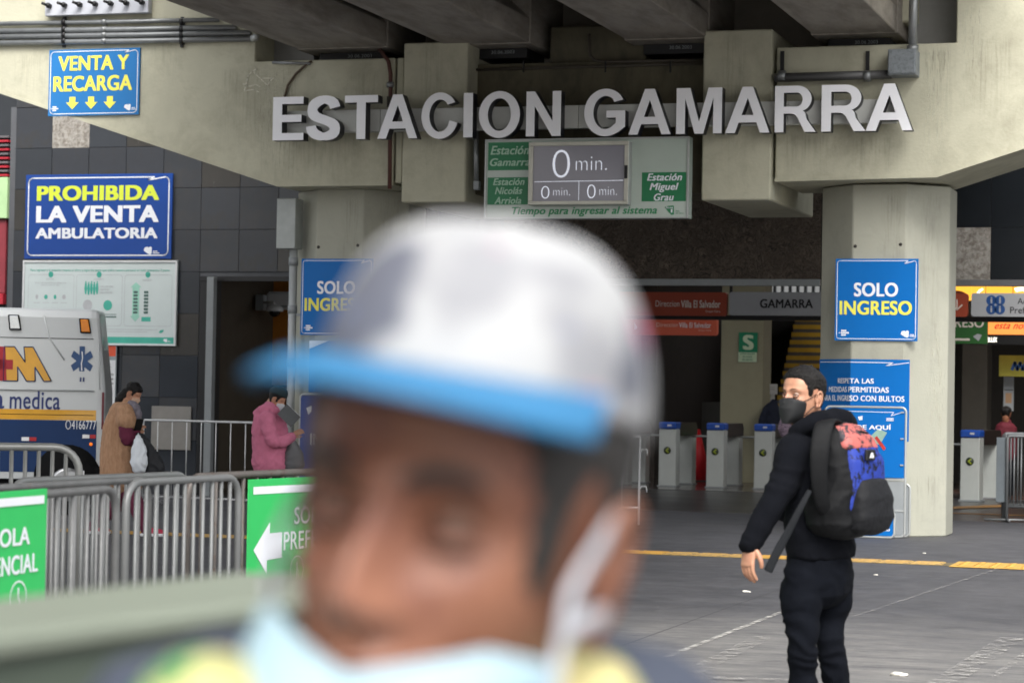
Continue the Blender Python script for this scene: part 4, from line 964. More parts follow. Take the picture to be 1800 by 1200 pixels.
# framed pavement boards leaning by the right column
def frame_tube(mb, w, h, r, rad=.014, feet=True):
    P = roundrect(-w / 2 + rad, rad, w / 2 - rad, h - rad, r, 4); mb.tube([(p[0], 0, p[1]) for p in P], rad, 8, closed=True); return mb
def fboard(name, label, pl, pr, pt, pb, Y, m, group='framed pavement boards', panel=(0, 1), t=.012):
    a = onY(pl, 800, Y).x; b = onY(pr, 800, Y).x; z1q = onY((pl + pr) / 2, pt, Y).z; z0q = 0 if pb is None else onY((pl + pr) / 2, pb, Y).z
    w = b - a; h = z1q - z0q; root = thing(name, label, 'sign', ((a + b) / 2, Y, z0q), 0, group)
    part('tube_frame', frame_tube(MB(), w, h, .05), M_STEEL, root)
    part('panel', MB().box(-w / 2 + .02, -t / 2, h * panel[0] + .03, w / 2 - .02, t / 2, h * panel[1] - .025, .002), m, root)
    return root, w, h
rt, w, h = fboard('pavement_board', 'tall steel framed blue board reading MIDE AQUÍ behind the backpack', 1448, 1594, 713, None, 26.85, M_BLUE3, panel=(.435, 1))
part('cross_bar', MB().box(-w / 2 + .02, -.012, h * .435, w / 2 - .02, .012, h * .45), M_STEEL, rt)
part('lower_panel', MB().box(-w / 2 + .02, -.006, .03, w / 2 - .02, .006, h * .43), M_GREYP, rt)
part('cross_bar', MB().box(-w / 2 + .02, -.012, h * .20, w / 2 - .02, .012, h * .215), M_STEEL, rt)
px2x = lambda px, Y=26.84: onY(px, 800, Y).x; cx = rt.location.x
zz = lambda py, Y=26.84: onY(1541, py, Y).z
mb = MB(); text_into(mb, 'MIDE AQUÍ', px2x(1488) - cx, px2x(1565.5) - cx, zz(756), zz(745), -.009, .04); part('lettering', mb, M_WHITE, rt)
mb = MB(); stripline(mb, [(px2x(1460) - cx, zz(723)), (px2x(1570) - cx, zz(724)), (px2x(1565) - cx, zz(730)), (px2x(1587) - cx, zz(723))], .006, -.009); part('border_line', mb, M_WHITE, rt)
mb = MB()
for q in range(3): flat(mb, [(px2x(1557) - cx, zz(735 + q * 2.0)), (px2x(1570) - cx, zz(735 + q * 2)), (px2x(1570) - cx, zz(733.8 + q * 2)), (px2x(1557) - cx, zz(733.8 + q * 2))], -.009)
flat(mb, [(px2x(1507) - cx, zz(733)), (px2x(1509) - cx, zz(739)), (px2x(1515) - cx, zz(738)), (px2x(1515) - cx, zz(731))], -.009)
part('emblem', mb, M_WHITE, rt)
mb = MB(); c = (px2x(1543) - cx, zz(772))
flat(mb, [(c[0] - .14, c[1] - .02), (c[0] + .0, c[1] + .12), (c[0] + .10, c[1] + .08), (c[0] + .02, c[1] - .06)], -.009); part('printed_picture', mb, mat('picture_pale', '8fb0a2', .5), rt)
mb = MB(); stripline(mb, [(c[0] - .02, c[1] + .02), (c[0] + .07, c[1] - .10)], .035, -.011); part('printed_picture', mb, mat('picture_red', 'b8322a', .5), rt)
for q in range(3): part('clip', MB().box(w / 2 - .07, -.02, h * (.55 + .2 * q), w / 2 - .035, -.006, h * (.56 + .2 * q)), M_STEEL, rt)
rt2, w, h = fboard('pavement_board', 'steel framed grey board, rearmost of the stack by the right column', 1470, 1602.5, 847, None, 26.99, M_GREYP)
rt3, w, h = fboard('pavement_board', 'low framed blue board at ground level reading A 21:00 beside the column foot', 1440, 1576, 894, None, 26.66, M_BLUE3)
cx = rt3.location.x; yq = 26.65
X3 = lambda px: onY(px, 900, yq).x - cx; Z3 = lambda py: onY(1530, py, yq).z
mb = MB(); text_into(mb, 'MANTÉN TU ZONA', X3(1490), X3(1562), Z3(921.5), Z3(916), -.009, .04); part('lettering', mb, M_YEL, rt3)
mb = MB(); text_into(mb, 'DE 6:00 A 21:00', X3(1500), X3(1564.5), Z3(932), Z3(927.5), -.009, .04); part('lettering', mb, M_WHITE, rt3)
# left column: second stacked pair of boards
x = onY(545, 640, 27.05).x
lb1 = Sign('column_notice', 'blue and white notice under the left SOLO INGRESO sign, mostly behind the blurred cap', (onY(612, 640, YC).x, YC, onY(600, 690, YC).z), 1.0, .62, M_BLUE3, .015)
lb1.shape([[(.0, .0), (.25, .0), (.0, .16)]], M_WHITE)
a = onY(524, 800, 26.9).x; rt4 = thing('pavement_board', 'steel framed blue board with rounded corners at the foot of the left column', 'sign', (a + .46, 26.9, 0), 0, 'framed pavement boards')
hh = onY(560, 691, 26.9).z; part('tube_frame', frame_tube(MB(), .92, hh, .05), M_STEEL, rt4); part('panel', MB().box(-.44, -.006, .05, .44, .006, hh - .03), mat('violet_blue_sign', '2b4690', .35), rt4)
mb = MB(); flat(mb, [(-.36, hh - .18), (-.33, hh - .26), (-.29, hh - .22), (-.29, hh - .15)], -.009); part('emblem', mb, M_WHITE, rt4)
mb = MB(); text_into(mb, 'INGRESO', -.3, .3, hh - .62, hh - .48, -.009, .04); part('lettering', mb, M_WHITE, rt4)

# ================================================================== PIPES, BOXES, CABLES ON THE BEAM
cd = thing('conduit_bundle', 'four parallel grey metal conduits clamped across the upper left of the beam', 'pipes', (-14, Y0, 5.9))
def p3(px, py, Y): p = onY(px, py, Y); return (p.x + 14, p.y - Y0, p.z - 5.9)
for k, (yl, yr, xr) in enumerate(((42, 35, 385), (55, 48.5, 415), (65, 58, 440), (76, 68.5, 448))):
    part('conduit', MB().tube([p3(-60, yl + 1, Y0 - .05), p3(xr * .5, (yl + yr) / 2 + .2, Y0 - .05), p3(xr, yr, Y0 - .05)], .034 if k else .028, 10), M_GALV, cd)
    for px in (180, 182): part('coupling', MB().tube([p3(px, (yl + yr) / 2 + .5, Y0 - .05), p3(px + 5, (yl + yr) / 2 + .4, Y0 - .05)], .040, 10), M_GALV, cd)
for px in (113, 320):
    part('clamp', MB().box(*p3(px - 2.5, 84, Y0 - .005), *p3(px + 2.5, 30, Y0 - .025)), M_BLACK, cd)
    for py in (39, 52, 62, 72.5): part('clamp_band', MB().tube([p3(px - 3, py, Y0 - .05), p3(px + 3, py, Y0 - .05)], .044, 10), M_BLACK, cd)
part('end_elbow', MB().tube([p3(443, 68, Y0 - .05), p3(449, 67, Y0 - .06), p3(451, 61, Y0 - .06)], .042, 8), M_STEEL, cd)

a = F0(87, 28)[0]; b = F0(268, 25)[0]; zb = F0(177, 28)[1]
lb = thing('light_panel', 'white panel with a row of dark stub fittings at the top left edge', 'panel', ((a + b) / 2, Y0 - .02, zb))
w = b - a; part('panel', MB().box(-w / 2, -.10, 0, w / 2, 0, .8, .005), mat('panel_white', 'b9bcc4', .5, var=.04), lb)
for k in range(7):
    x = -w / 2 + w * (.05 + .9 * k / 6); zq = .12
    part('fitting', MB().tube([(x, -.10, zq), (x, -.15, zq)], .03, 8).tube([(x, -.15, zq), (x - .05, -.22, zq + .02)], .018, 6).ball((x, -.15, zq), .035, nu=8, nv=6), M_BLACK, lb)

jb = thing('junction_box', 'grey square junction box at the beam below the vertical pipe', 'box', onY(1592, 142, Y0))
def j3(px, py, Y): p = onY(px, py, Y) - jb.location; return tuple(p)
a = j3(1567, 138, Y0); b = j3(1617, 92, Y0)
part('box_body', MB().box(a[0], -.28, a[2], b[0], -.0, b[2], .006), mat('box_grey', '80868a', .55, var=.12, scale=14, color2='6d7477', thr=(.5, .6)), jb)
part('lid', MB().box(a[0] + .01, -.295, a[2] + .015, b[0] - .01, -.281, b[2] - .015, .004), MATS['box_grey'], jb)
part('riser_pipe', MB().tube([j3(1604, 92, Y0 - .15), j3(1607, -60, Y0 - .15)], .05, 12), M_GALV, jb)
part('coupling', MB().tube([j3(1604, 91, Y0 - .15), j3(1604.3, 80, Y0 - .15)], .065, 12), M_GALV, jb)
part('horizontal_pipe', MB().tube([j3(1567, 131, Y0 - .12), j3(1362, 137, Y0 - .12)], .05, 12), mat('dark_pipe', '5c5c5c', .5, .3, var=.1), jb)
for px in (1375, 1525):
    part('coupling', MB().tube([j3(px - 6, 134, Y0 - .12), j3(px + 6, 134, Y0 - .12)], .064, 12), M_GALV, jb)
    part('hanger', MB().box(*j3(px - 3, 130, Y0 - .02), *j3(px + 3, 90, Y0 - .05)), M_BLACK, jb)

# thin service pipes on the recessed centre beam
YC2 = Y0 + .25
sp = thing('service_pipe', 'pair of thin brown pipes along the recessed middle beam above the letters', 'pipes', onY(1030, 120, YC2))
s3 = lambda px, py: tuple(onY(px, py, YC2) - sp.location)
M_PB = mat('brown_pipe', '4a443b', .6, var=.1)
part('pipe', MB().tube([s3(832, 123), s3(1234, 112)], .018, 8), M_PB, sp)
part('pipe', MB().tube([s3(1234, 106), s3(1060, 109), s3(1045, 106), s3(1037, 98), s3(1036, 60)], .018, 8), M_PB, sp)
for px in (922, 1066, 1180): part('pipe_clip', MB().box(*s3(px - 2, 128), s3(px + 2, 0)[0], -.03, s3(px, 108)[2]), M_BLACK, sp)
# bent cable and short pipe on the left beam
cb = link('cable', MB().tube([onY(*q, Y0 - .02) for q in ((548, 108), (540, 112), (520, 130), (506, 150), (500, 172))], .014, 8).mesh('cable'), mat('brown_cable', '574838', .6)); tag(cb, 'brown bent cable dropping to the letter E', 'cable')
cb = link('short_pipe', MB().tube([onY(*q, Y0 - .02) for q in ((479, 110), (545, 112))], .018, 8).mesh('short_pipe'), M_GALV); tag(cb, 'short grey pipe stub above the letter S', 'pipe')
dp = thing('drain_pipe', 'thin brown drainpipe running down the joint left of the first beam end', 'pipe', onY(687, 330, Y0))
d3 = lambda px, py, Y=Y0 - .04: tuple(onY(px, py, Y) - dp.location)
part('pipe', MB().tube([d3(655, 70, Y0 + .3), d3(683, 108), d3(686.5, 130), d3(685, 332)], .024, 8), mat('rust_pipe', '5b3a33', .6, var=.15), dp)
part('coupling', MB().tube([d3(686, 145), d3(686, 154)], .045, 10), M_GALV, dp); part('coupling', MB().tube([d3(685, 170), d3(685, 188)], .035, 10), M_PB, dp)

# tall galvanised box and pipe on the left column
gb = thing('cable_riser', 'tall pale metal box with a vertical pipe below it, left of the left column', 'box', (onY(511, 438, 27.2).x, 27.2, 0))
g3 = lambda px, py, Y: onY(px, py, Y)
zb_, zt2 = g3(506, 438, 27.2).z, g3(506, 350, 27.2).z; wq = g3(523, 400, 27.2).x - g3(490, 400, 27.2).x
part('box_body', MB().box(-wq / 2 - .02, -.12, zb_, wq / 2 - .02, .12, zt2, .008), mat('galv_box', 'a3a8a6', .5, .2, var=.1, scale=7), gb)
part('pipe', MB().tube([(.04, 0, zb_), (.04, 0, 0)], .05, 12), mat('pale_pipe', 'a9adad', .45, .1, var=.06), gb)
for z in (zb_ - .1, 1.9, 2.55): part('pipe_coupling', MB().tube([(.04, 0, z), (.04, 0, z - .1)], .058, 12), M_GREYP, gb)
for z in (2.42, 1.2): part('pipe_bracket', MB().box(.03, -.015, z, .30, .02, z + .03), M_GREYP, gb)

# ================================================================== LEFT DOORWAY INTERIOR
dr = thing('ticket_room', 'dim brown room with orange walls seen through the left doorway', 'room', (-13, 33, 0))
xw_ = onY(660, 700, 35.4).x + 13
part('back_wall', MB().box(-2.2, 2.4, 0, xw_ + .2, 2.6, 3.6), mat('room_brown', '554d41', .8, var=.1), dr)
part('side_wall', MB().box(-2.4, -1.05, 0, -2.2, 2.6, 3.6), MATS['room_brown'], dr)
xo = onY(455, 600, 35.2).x + 13
part('orange_wall', MB().box(xo - .1, 2.2, 1.6, xw_, 2.39, 3.6), M_ORANGEW, dr)
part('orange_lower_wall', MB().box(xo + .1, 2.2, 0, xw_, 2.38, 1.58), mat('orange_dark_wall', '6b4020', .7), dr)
part('room_ceiling', MB().box(-2.4, -1.05, 3.6, xw_ + .2, 2.6, 3.7), M_DARK, dr)
part('wall_pipe', MB().tube([(onY(413, 600, 34.9).x + 13, 1.9 + .4, 0), (onY(413, 600, 34.9).x + 13, 2.3, 3.5)], .04, 8), M_GREYP, dr)
p = onY(493, 528, 34.6); ac = thing('air_conditioner', 'white wall mounted air conditioner above the security camera', 'appliance', (p.x, 34.6, p.z - .14))
part('case', MB().box(-.25, 0, 0, .45, .25, .28, .04), M_WHITEP, ac); part('vent_slot', MB().box(-.2, -.004, .04, .4, .001, .06), M_GREYP, ac)
p = onY(483, 547, 34.2); cc = thing('security_camera', 'white dome security camera on a wall arm in the left doorway', 'camera', tuple(p))
part('arm', MB().tube([(-.3, .2, .14), (-.05, .05, .14), (0, 0, .08)], .025, 8), M_WHITEP, cc); part('housing', MB().ball((0, 0, .03), .13, .13, .07, 14, 8, v1=.55).tube([(0, 0, .0), (0, 0, .035)], .13, 16), M_WHITEP, cc)
part('dome', MB().ball((0, 0, 0), .09, .09, .09, 14, 8, v0=.5), mat('dome_glass', '1a1a1c', .05), cc); part('wall_mount', MB().box(-.4, .16, .02, -.26, .3, .26, .01), M_GREYP, cc)
for px, py, w, h, lb, m in ((421, 682, .17, .2, 'small pale notice card on the back wall of the doorway, lower of two', M_GREYP), (428, 655, .1, .2, 'faint letter A notice above the pale card in the doorway', mat('faint_card', '6a6c68', .6)), (470, 602, .12, .3, 'dark slim panel on the brown wall below the security camera', M_BLACK)):
    p = onY(px, py, 35.38); s = Sign('notice_card', lb, (p.x, 35.38, p.z - h / 2), w * 1.6, h, m, .01); 
    if 'letter A' in lb: s.text('A', .15, .85, .1, .9, M_GREYP, .03)
# grey wall panel low on the tiles
p = onY(302, 752, YW); s = Sign('wall_plate', 'plain grey plate low on the tiled wall behind the white railing', (p.x, YW - .01, onY(302, 790, YW).z), .62, .62, mat('plate_grey', '85827d', .6), .02)

# far left shop front
sf = thing('shop', 'red and pale green shop front at the far left edge of the picture', 'building', (onY(-40, 400, 33.5).x, 33.5, 0))
xr = onY(11, 400, 33.5).x - sf.location.x; zq = lambda py: onY(5, py, 33.5).z
M_RED = mat('shop_red', 'a11c2c', .5, var=.1); part('wall', MB().box(-6, .1, 0, xr + .3, .4, 7), mat('shop_dark', '23272c', .6), sf)
for k in range(10): part('red_slat', MB().box(-3, .0, zq(310 - k * 7.5) , xr, .09, zq(306 - k * 7.5), .004), M_RED if k % 2 == 0 else mat('slat_grey', '5c585a', .5), sf)
part('green_panel', MB().box(-3, -.03, zq(384), xr + .02, .09, zq(312), .006), mat('pale_green_panel', 'a3c391', .5), sf)
part('red_shutter', MB().box(-3, .03, zq(515), xr - .02, .09, zq(386), .006), mat('dull_red', '7c2a33', .5), sf)
part('red_band', MB().box(-3, -.02, zq(535), xr - .02, .09, zq(516), .006), M_RED, sf)
# ================================================================== PEOPLE: shared anatomy
def interp(tab, x):
    if x <= tab[0][0]: return tab[0][1]
    for (a, va), (b, vb) in zip(tab, tab[1:]):
        if x <= b:
            t = (x - a) / (b - a); return va + (vb - va) * t
    return tab[-1][1]
HZ = [-.118, -.112, -.10, -.085, -.07, -.055, -.04, -.02, 0, .02, .04, .06, .08, .095, .106, .113, .116]
T_W = list(zip(HZ, [.012, .024, .037, .048, .055, .060, .064, .068, .071, .073, .0745, .074, .067, .055, .038, .020, .003]))
T_F = list(zip(HZ, [.060, .078, .086, .086, .085, .084, .083, .082, .081, .084, .086, .083, .070, .052, .032, .012, .0]))
T_B = list(zip(HZ, [-.02, .0, .018, .035, .055, .068, .078, .088, .096, .100, .102, .098, .086, .070, .048, .024, .004]))
def smooth_tab(tab, z, w=.012):
    return sum(interp(tab, z + w * k) * c for k, c in ((-1, .25), (-.5, .25), (0, 0), (.5, .25), (1, .25)))
FEAT = [  # x, z, sx, sz, amount toward the front
    (0, .004, .008, .014, .008), (0, -.012, .008, .014, .013), (0, -.026, .009, .012, .015), (0, -.038, .011, .008, .014), (.012, -.042, .006, .006, .009), (-.012, -.042, .006, .006, .009),
    (.031, .002, .015, .010, -.012), (-.031, .002, .015, .010, -.012), (.030, .022, .020, .007, .006), (-.030, .022, .020, .007, .006), (0, .02, .01, .01, .002),
    (.044, -.026, .016, .014, .006), (-.044, -.026, .016, .014, .006), (0, -.064, .020, .0055, .007), (0, -.077, .017, .006, .008), (0, -.0705, .022, .002, -.004), (0, -.052, .006, .006, -.002),
    (.027, -.07, .006, .008, -.003), (-.027, -.07, .006, .008, -.003), (0, -.102, .016, .010, .007), (0, -.088, .016, .005, -.004)]
CREASES = [(.026, -.050, .003, .012, -.0028), (-.026, -.050, .003, .012, -.0028), (.031, -.016, .013, .003, -.0022), (-.031, -.016, .013, .003, -.0022), (0, .040, .030, .0022, -.0012), (0, .050, .028, .0022, -.0010), (.048, -.005, .008, .002, -.0016)]
def head_grid(nz=72, na=96, k_=1.0, more=()):
    rows = []
    for i in range(nz + 1):
        z = -.118 + .234 * (0.5 - 0.5 * math.cos(math.pi * i / nz)) if False else -.118 + .234 * i / nz
        w = smooth_tab(T_W, z); f = smooth_tab(T_F, z); b = smooth_tab(T_B, z); row = []
        yc = 0.012 if z > -.06 else .012
        for j in range(na):
            a = 2 * math.pi * j / na; ca, sa = math.sin(a), -math.cos(a)       # a=0 faces -Y
            e = 2.25
            k = (abs(ca) ** e + abs(sa) ** e) ** (-1 / e)
            x = w * ca * k; y = (f + yc) * sa * k + yc if sa < 0 else max(b - yc, .002) * sa * k + yc
            if sa < .15:
                fr = max(0, min(1, (.15 - sa) / .4))
                for fx, fz, sx, sz, am in FEAT + list(more):
                    g = math.exp(-((x - fx) / sx) ** 2 / 2 - ((z - fz) / sz) ** 2 / 2); y -= am * g * fr * k_
            row.append(Vector((x, y, z)))
        rows.append(row)
    return rows
HG = head_grid()
def grid_mesh(mb, rows, mask=None, off=None, M=None, close=True):
    na = len(rows[0]); idx = {}; vs = []; fs = []
    def get(i, j):
        j %= na
        if (i, j) not in idx: idx[(i, j)] = len(vs); vs.append(rows[i][j] + (off(i, j, rows[i][j]) if off else Vector((0, 0, 0))))
        return idx[(i, j)]
    for i in range(len(rows) - 1):
        for j in range(na):
            c = (rows[i][j] + rows[i + 1][(j + 1) % na]) / 2
            if mask and not mask(c): continue
            fs.append((get(i, j), get(i, j + 1), get(i + 1, j + 1), get(i + 1, j)))
    if close and not mask:
        fs.append(tuple(get(0, j) for j in range(na - 1, -1, -1))); fs.append(tuple(get(len(rows) - 1, j) for j in range(na)))
    return mb.add(vs, fs, True, M)
def head_M(c, yaw=0, pitch=0, tilt=0, s=1.0):
    return Matrix.Translation(Vector(c)) @ Matrix.Rotation(math.radians(yaw), 4, 'Z') @ Matrix.Rotation(math.radians(tilt), 4, 'Y') @ Matrix.Rotation(math.radians(pitch), 4, 'X') @ Matrix.Diagonal((s, s, s, 1))
def ear(mb, side, M):
    x = .0725 * side; cy, cz = .012, -.008; P = []
    for k in range(15):
        t = math.radians(-110 + 270 * k / 14); P.append((x + side * (.008 + .004 * math.sin(t)), cy + .017 * math.cos(t) * .9 + .004, cz + .031 * math.sin(t)))
    mb.tube(P, [.003 + .0022 * math.sin(math.pi * k / 14) for k in range(15)], 8, M=M)
    mb.ball((x + side * .004, cy + .003, cz), .0055, .016, .027, 14, 10, M=M)
    mb.ball((x + side * .006, cy - .002, cz - .029), .0045, .008, .009, 10, 8, M=M)
    mb.tube([(x + side * .009, cy + .009, cz + .018), (x + side * .011, cy + .010, cz), (x + side * .009, cy + .002, cz - .016)], [.002, .003, .002], 6, M=M)
def head_body(mb, M, neck=None, neck_r=(.056, .058), grid=None):
    grid_mesh(mb, grid or HG, M=M); ear(mb, 1, M); ear(mb, -1, M)
    if neck: mb.limb([M @ Vector((0, .035, -.02)), M @ Vector((0, .038, -.085)), neck], [(.050, .052), neck_r, (.07, .065)], n=24)
def eyes(parent, M, look=(0, 0), white='b9b0a6', lid='8a5d47', open_=1.0):
    me_w = mat('eye_white_' + white, white, .25); me_i = mat('dark_iris', '1c120c', .12); sk = mat('eyelid_skin_' + lid, lid, .5)
    for sgn in (-1, 1):
        c = Vector((.031 * sgn, -.0685, .001)); o = part('eye', MB().ball(c, .0118, nu=18, nv=12, M=M), me_w, parent)
        d = Vector((math.sin(look[0]), -math.cos(look[0]), math.sin(look[1]))).normalized()
        part('iris', MB().ball(c + d * .0072, .0056, nu=12, nv=8, M=M), me_i, o)
        L = MB()
        for up in (1, -1):
            P = [(c.x + .0155 * math.cos(t), c.y - .0105 * abs(math.sin(t)) - .001 + .003 * abs(math.cos(t)), c.z + up * (.0052 if up > 0 else .0062) * open_ * math.sin(t)) for t in [math.pi * k / 10 for k in range(11)]]
            L.tube(P, [.0012 + .0020 * math.sin(math.pi * k / 10) for k in range(11)], 6, M=M)
        part('eyelids', L, sk, o)
def brows(parent, M, m, th=1.0):
    for sgn in (-1, 1):
        P = [(sgn * (.014 + .034 * t), -.0935 + .016 * t * t, .021 + .006 * math.sin(t * 2.6)) for t in [k / 6 for k in range(7)]]
        part('eyebrow', MB().tube(P, [th * r_ for r_ in (.002, .0035, .004, .004, .0035, .003, .0015)], 6, M=M), m, parent)
def hairline(p, front=.052, side=.0, back=-.075, burn=-.02):
    """height above the hairline: p in head space, positive where hair grows"""
    a = abs(math.degrees(math.atan2(p.x, -p.y)))
    return p.z - interp([(0, front + .004), (30, front + .002), (44, front - .004), (58, front * .5), (64, burn + .006), (70, burn), (78, burn), (84, .022), (98, .030), (108, .0), (120, back * .6), (150, back), (180, back)], a)
def hair_shell(M, thick=.010, rough=.004, fq=60, hl=hairline, extra=None):
    def off(i, j, p):
        e2 = max(0.0, min(1.0, (hl(p) + .004 * mnoise.noise(p * 130)) / .014)); e2 = e2 * e2 * (3 - 2 * e2)
        n = Vector((p.x, p.y * .8, max(p.z, -.02) * .9 + .01)).normalized()
        e = max(0.0, min(1.0, (p.z + .02) / .09)); t = thick * (.35 + .65 * e) + rough * mnoise.noise(p * fq)
        if extra: t += extra(p)
        return n * (-.004 + (t + .004) * e2)
    return grid_mesh(MB(), HG, mask=lambda c_: hl(c_) > -.012, off=off, M=M)
def hand(mb, W, F, Nn, size=1.0, curl=.5, thumb=1, voxel=.0026):
    """W wrist point, F direction of the fingers, Nn back-of-hand normal; thumb +1 / -1 side. Continuous after remesh."""
    F = Vector(F).normalized(); Nn = Vector(Nn); Nn = (Nn - F * Nn.dot(F)).normalized(); S = F.cross(Nn) * thumb; h = MB()
    W = Vector(W); q = size
    P = lambda f, s_, n_: W + (F * f + S * s_ + Nn * n_) * q
    h.limb([P(-.05, 0, 0), P(-.01, 0, 0), P(.02, 0, 0)], [(.027 * q, .021 * q), (.026 * q, .020 * q), (.03 * q, .018 * q)], side=S)
    h.limb([P(0, .0, 0), P(.04, 0, 0), P(.085, 0, .001)], [(.028 * q, .018 * q), (.038 * q, .016 * q), (.039 * q, .012 * q)], side=S)
    for k, (s_, ln, r) in enumerate(((.029, .070, .0085), (.010, .080, .009), (-.010, .074, .0085), (-.028, .060, .0075))):
        b = P(.08, s_, .001); d = F.copy(); pts = [P(.06, s_ * .9, 0), b]; rr = [r * q * 1.1, r * q * 1.08]
        for fr, an in ((.42, .35), (.32, .75), (.26, .55)):
            d = (Matrix.Rotation(an * curl * (1 + .12 * k), 3, S * -1 * thumb * thumb) @ d) if False else (d * math.cos(an * curl * (1 + .12 * k)) - Nn * math.sin(an * curl * (1 + .12 * k))).normalized() if fr == .42 else (d + (-Nn) * an * curl).normalized()
            b = b + d * ln * fr * q; pts.append(b); rr.append(r * q * (.98 if fr > .3 else .82))
        h.limb(pts, rr, n=12, sub=2)
    tb = [P(.015, .022, -.004), P(.04, .045, -.012), P(.068, .054, -.022), P(.088, .052, -.030)]
    h.limb(tb, [.014 * q, .0125 * q, .0105 * q, .0085 * q], n=12, sub=2)
    me = remesh(h, voxel * max(q, .8), 2)
    mb.add([v.co for v in me.vertices], [list(p.vertices) for p in me.polygons], True); bpy.data.meshes.remove(me); return mb
def wr(amp=.006, f=(9, 9, 22), seed=0.0, fine=.0015):
    def d(p):
        q = Vector((p.x * f[0] + seed, p.y * f[1], p.z * f[2]))
        w = mnoise.noise(q + Vector((mnoise.noise(p * 6), 0, mnoise.noise(p * 5 + Vector((3, 1, 2))))) * 1.5)
        return amp * (1 - abs(w) * 2.2) + fine * mnoise.noise(p * 60)
    return d
class Fig:
    """a person standing on the ground; px, py, dd = picture position and distance offset, turned into the figure's own space"""
    def __init__(s, name, label, px, D, cat='person', group=None, z0=0.0):
        g = onD(px, 700, D); s.D = D; s.root = thing(name, label, cat, (g.x, g.y, z0), YAW, group)
        s.inv = (Matrix.Translation(Vector((g.x, g.y, z0))) @ Matrix.Rotation(YAW, 4, 'Z')).inverted()
    def P(s, px, py, dd=0.0): return s.inv @ onD(px, py, s.D + dd)
    def put(s, name, me, m, parent=None, label=None): return link(name, me, m, parent or s.root, label=label)
def skin_mat(name, col, col2):
    return mat(name, col, .48, var=.08, scale=14, bump=.12, bscale=300, color2=col2, thr=(.45, .7), spec=.4)
M_SKIN = skin_mat('skin_tan', 'b98a70', 'a97760'); M_SKIN2 = skin_mat('skin_brown', '8f5f46', '7a4c38')
M_HAIR = mat('black_hair', '0d0a08', .5, spec=.3, var=.3, scale=50, bump=.8, bscale=220, stretch=(1, 1, .35)); M_HAIRG = mat('greying_hair', '2b2826', .55, var=.3, scale=60, bump=.6, bscale=300)
M_MASKB = mat('black_mask_fabric', '16181a', .7, var=.08, scale=10, bump=.15, bscale=500)

def face_mask(M, zt=-.012, zb=-.112, az=72, off=.010, peak=.012, grid=HG, dip=.018):
    def sgn(p):
        a = abs(math.degrees(math.atan2(p.x, -p.y)))
        top = zt - dip * max(0, (a - 12)) / 60 - .0; bot = zb + .03 * max(0, a - 30) / 45
        return min((az - a) * .0014, p.z - bot if zb > -.11 else 1, top - p.z)
    mk = lambda p: sgn(p) > -.006
    def of(i, j, p):
        a = abs(math.degrees(math.atan2(p.x, -p.y))); e = max(0, 1 - a / az); v = 1 - abs((p.z + .055) / .07)
        # bridge over the nose: flatten features by pushing forward to a smooth shell
        y_s = -(.082 + off + peak * max(0, v) * e ** .8) ; fr = max(0.0, e) ** .35
        s_ = max(0.0, min(1.0, (sgn(p) + .001) / .003)); n_ = Vector((p.x, p.y, 0)).normalized()
        return Vector((p.x * .02, (min(p.y - .003, y_s * math.cos(math.radians(min(a, 70) * .92)) - .004 * fr) - p.y), 0)) * s_ - n_ * .004 * (1 - s_)
    return grid_mesh(MB(), grid, mask=mk, off=of, M=M)

# ================================================================== MAN IN BLACK WITH A BACKPACK
mn = Fig('person', 'man in black hoodie and jeans with blue and black backpack, looking back over his shoulder', 1440, 10.0)
p = mn.P
hd = Vector((-.77, .64, 0)); lf = Vector((-.64, -.77, 0)); up = Vector((0, 0, 1))
HM = head_M(p(1411, 697, -.02), yaw=-52, pitch=-3, tilt=0, s=.985)
bd_ = MB(); head_body(bd_, HM, p(1424, 756, .01))
hand(bd_, p(1318, 957, -.20), p(1313, 1004, -.22) - p(1318, 957, -.20), (-.75, -.6, 0), .98, .62, thumb=-1)
bd_.limb([p(1424, 756, .01), p(1430, 784, 0), p(1435, 850, 0), p(1440, 960, 0)], [.05, .09, .12, .10])
bd_.limb([p(1430, 800, 0), p(1430, 800, 0) + lf * .13, p(1362, 880, -.19), p(1320, 955, -.20)], [.035, .035, .028, .024])
bd_ = MB().add(bd_.v, bd_.f, True)
body = mn.put('body', bd_.mesh('body'), M_SKIN)
eyes(mn.root, HM, (.35, .05)); brows(mn.root, HM, M_HAIR, .55)
def short_hl(q):
    return hairline(q, front=.066, burn=-.008, back=-.06)
part('hair', hair_shell(HM, .007, .005, 110, short_hl, extra=lambda q: .013 * max(0, min(1, (q.z - .05) / .05)) * (1 if q.y < .02 else .4)), M_HAIR, mn.root)
part('face_mask', face_mask(HM, zt=-.010, zb=-.122, az=66, off=.014, peak=.016), M_MASKB, mn.root)
mb = MB()
for sg in (-1, 1):
    mb.tube([HM @ Vector((.052 * sg, -.060, -.028)), HM @ Vector((.068 * sg, -.03, -.012)), HM @ Vector((.077 * sg, .004, .012))], .0018, 6)
    mb.tube([HM @ Vector((.056 * sg, -.045, -.085)), HM @ Vector((.070 * sg, -.015, -.05)), HM @ Vector((.077 * sg, .014, -.03))], .0018, 6)
part('mask_strap', mb, M_MASKB, mn.root)
M_HOOD = mat('black_hoodie_fleece', '0b0d13', .95, var=.12, scale=12, bump=.25, bscale=260, spec=.15); M_JEAN = mat('black_denim', '0b0e15', .9, spec=.12, var=.15, scale=10, bump=.25, bscale=400)
M_SHOE = mat('black_shoe', '121214', .5)
h = MB()
h.limb([p(1442, 972, 0), p(1441, 940, 0), p(1438, 880, 0), p(1433, 825, 0), p(1428, 785, 0), p(1424, 765, 0)],
       [(.165, .122), (.172, .128), (.175, .122), (.185, .118), (.160, .098), (.08, .07)], side=lf, n=32, capk=.08)
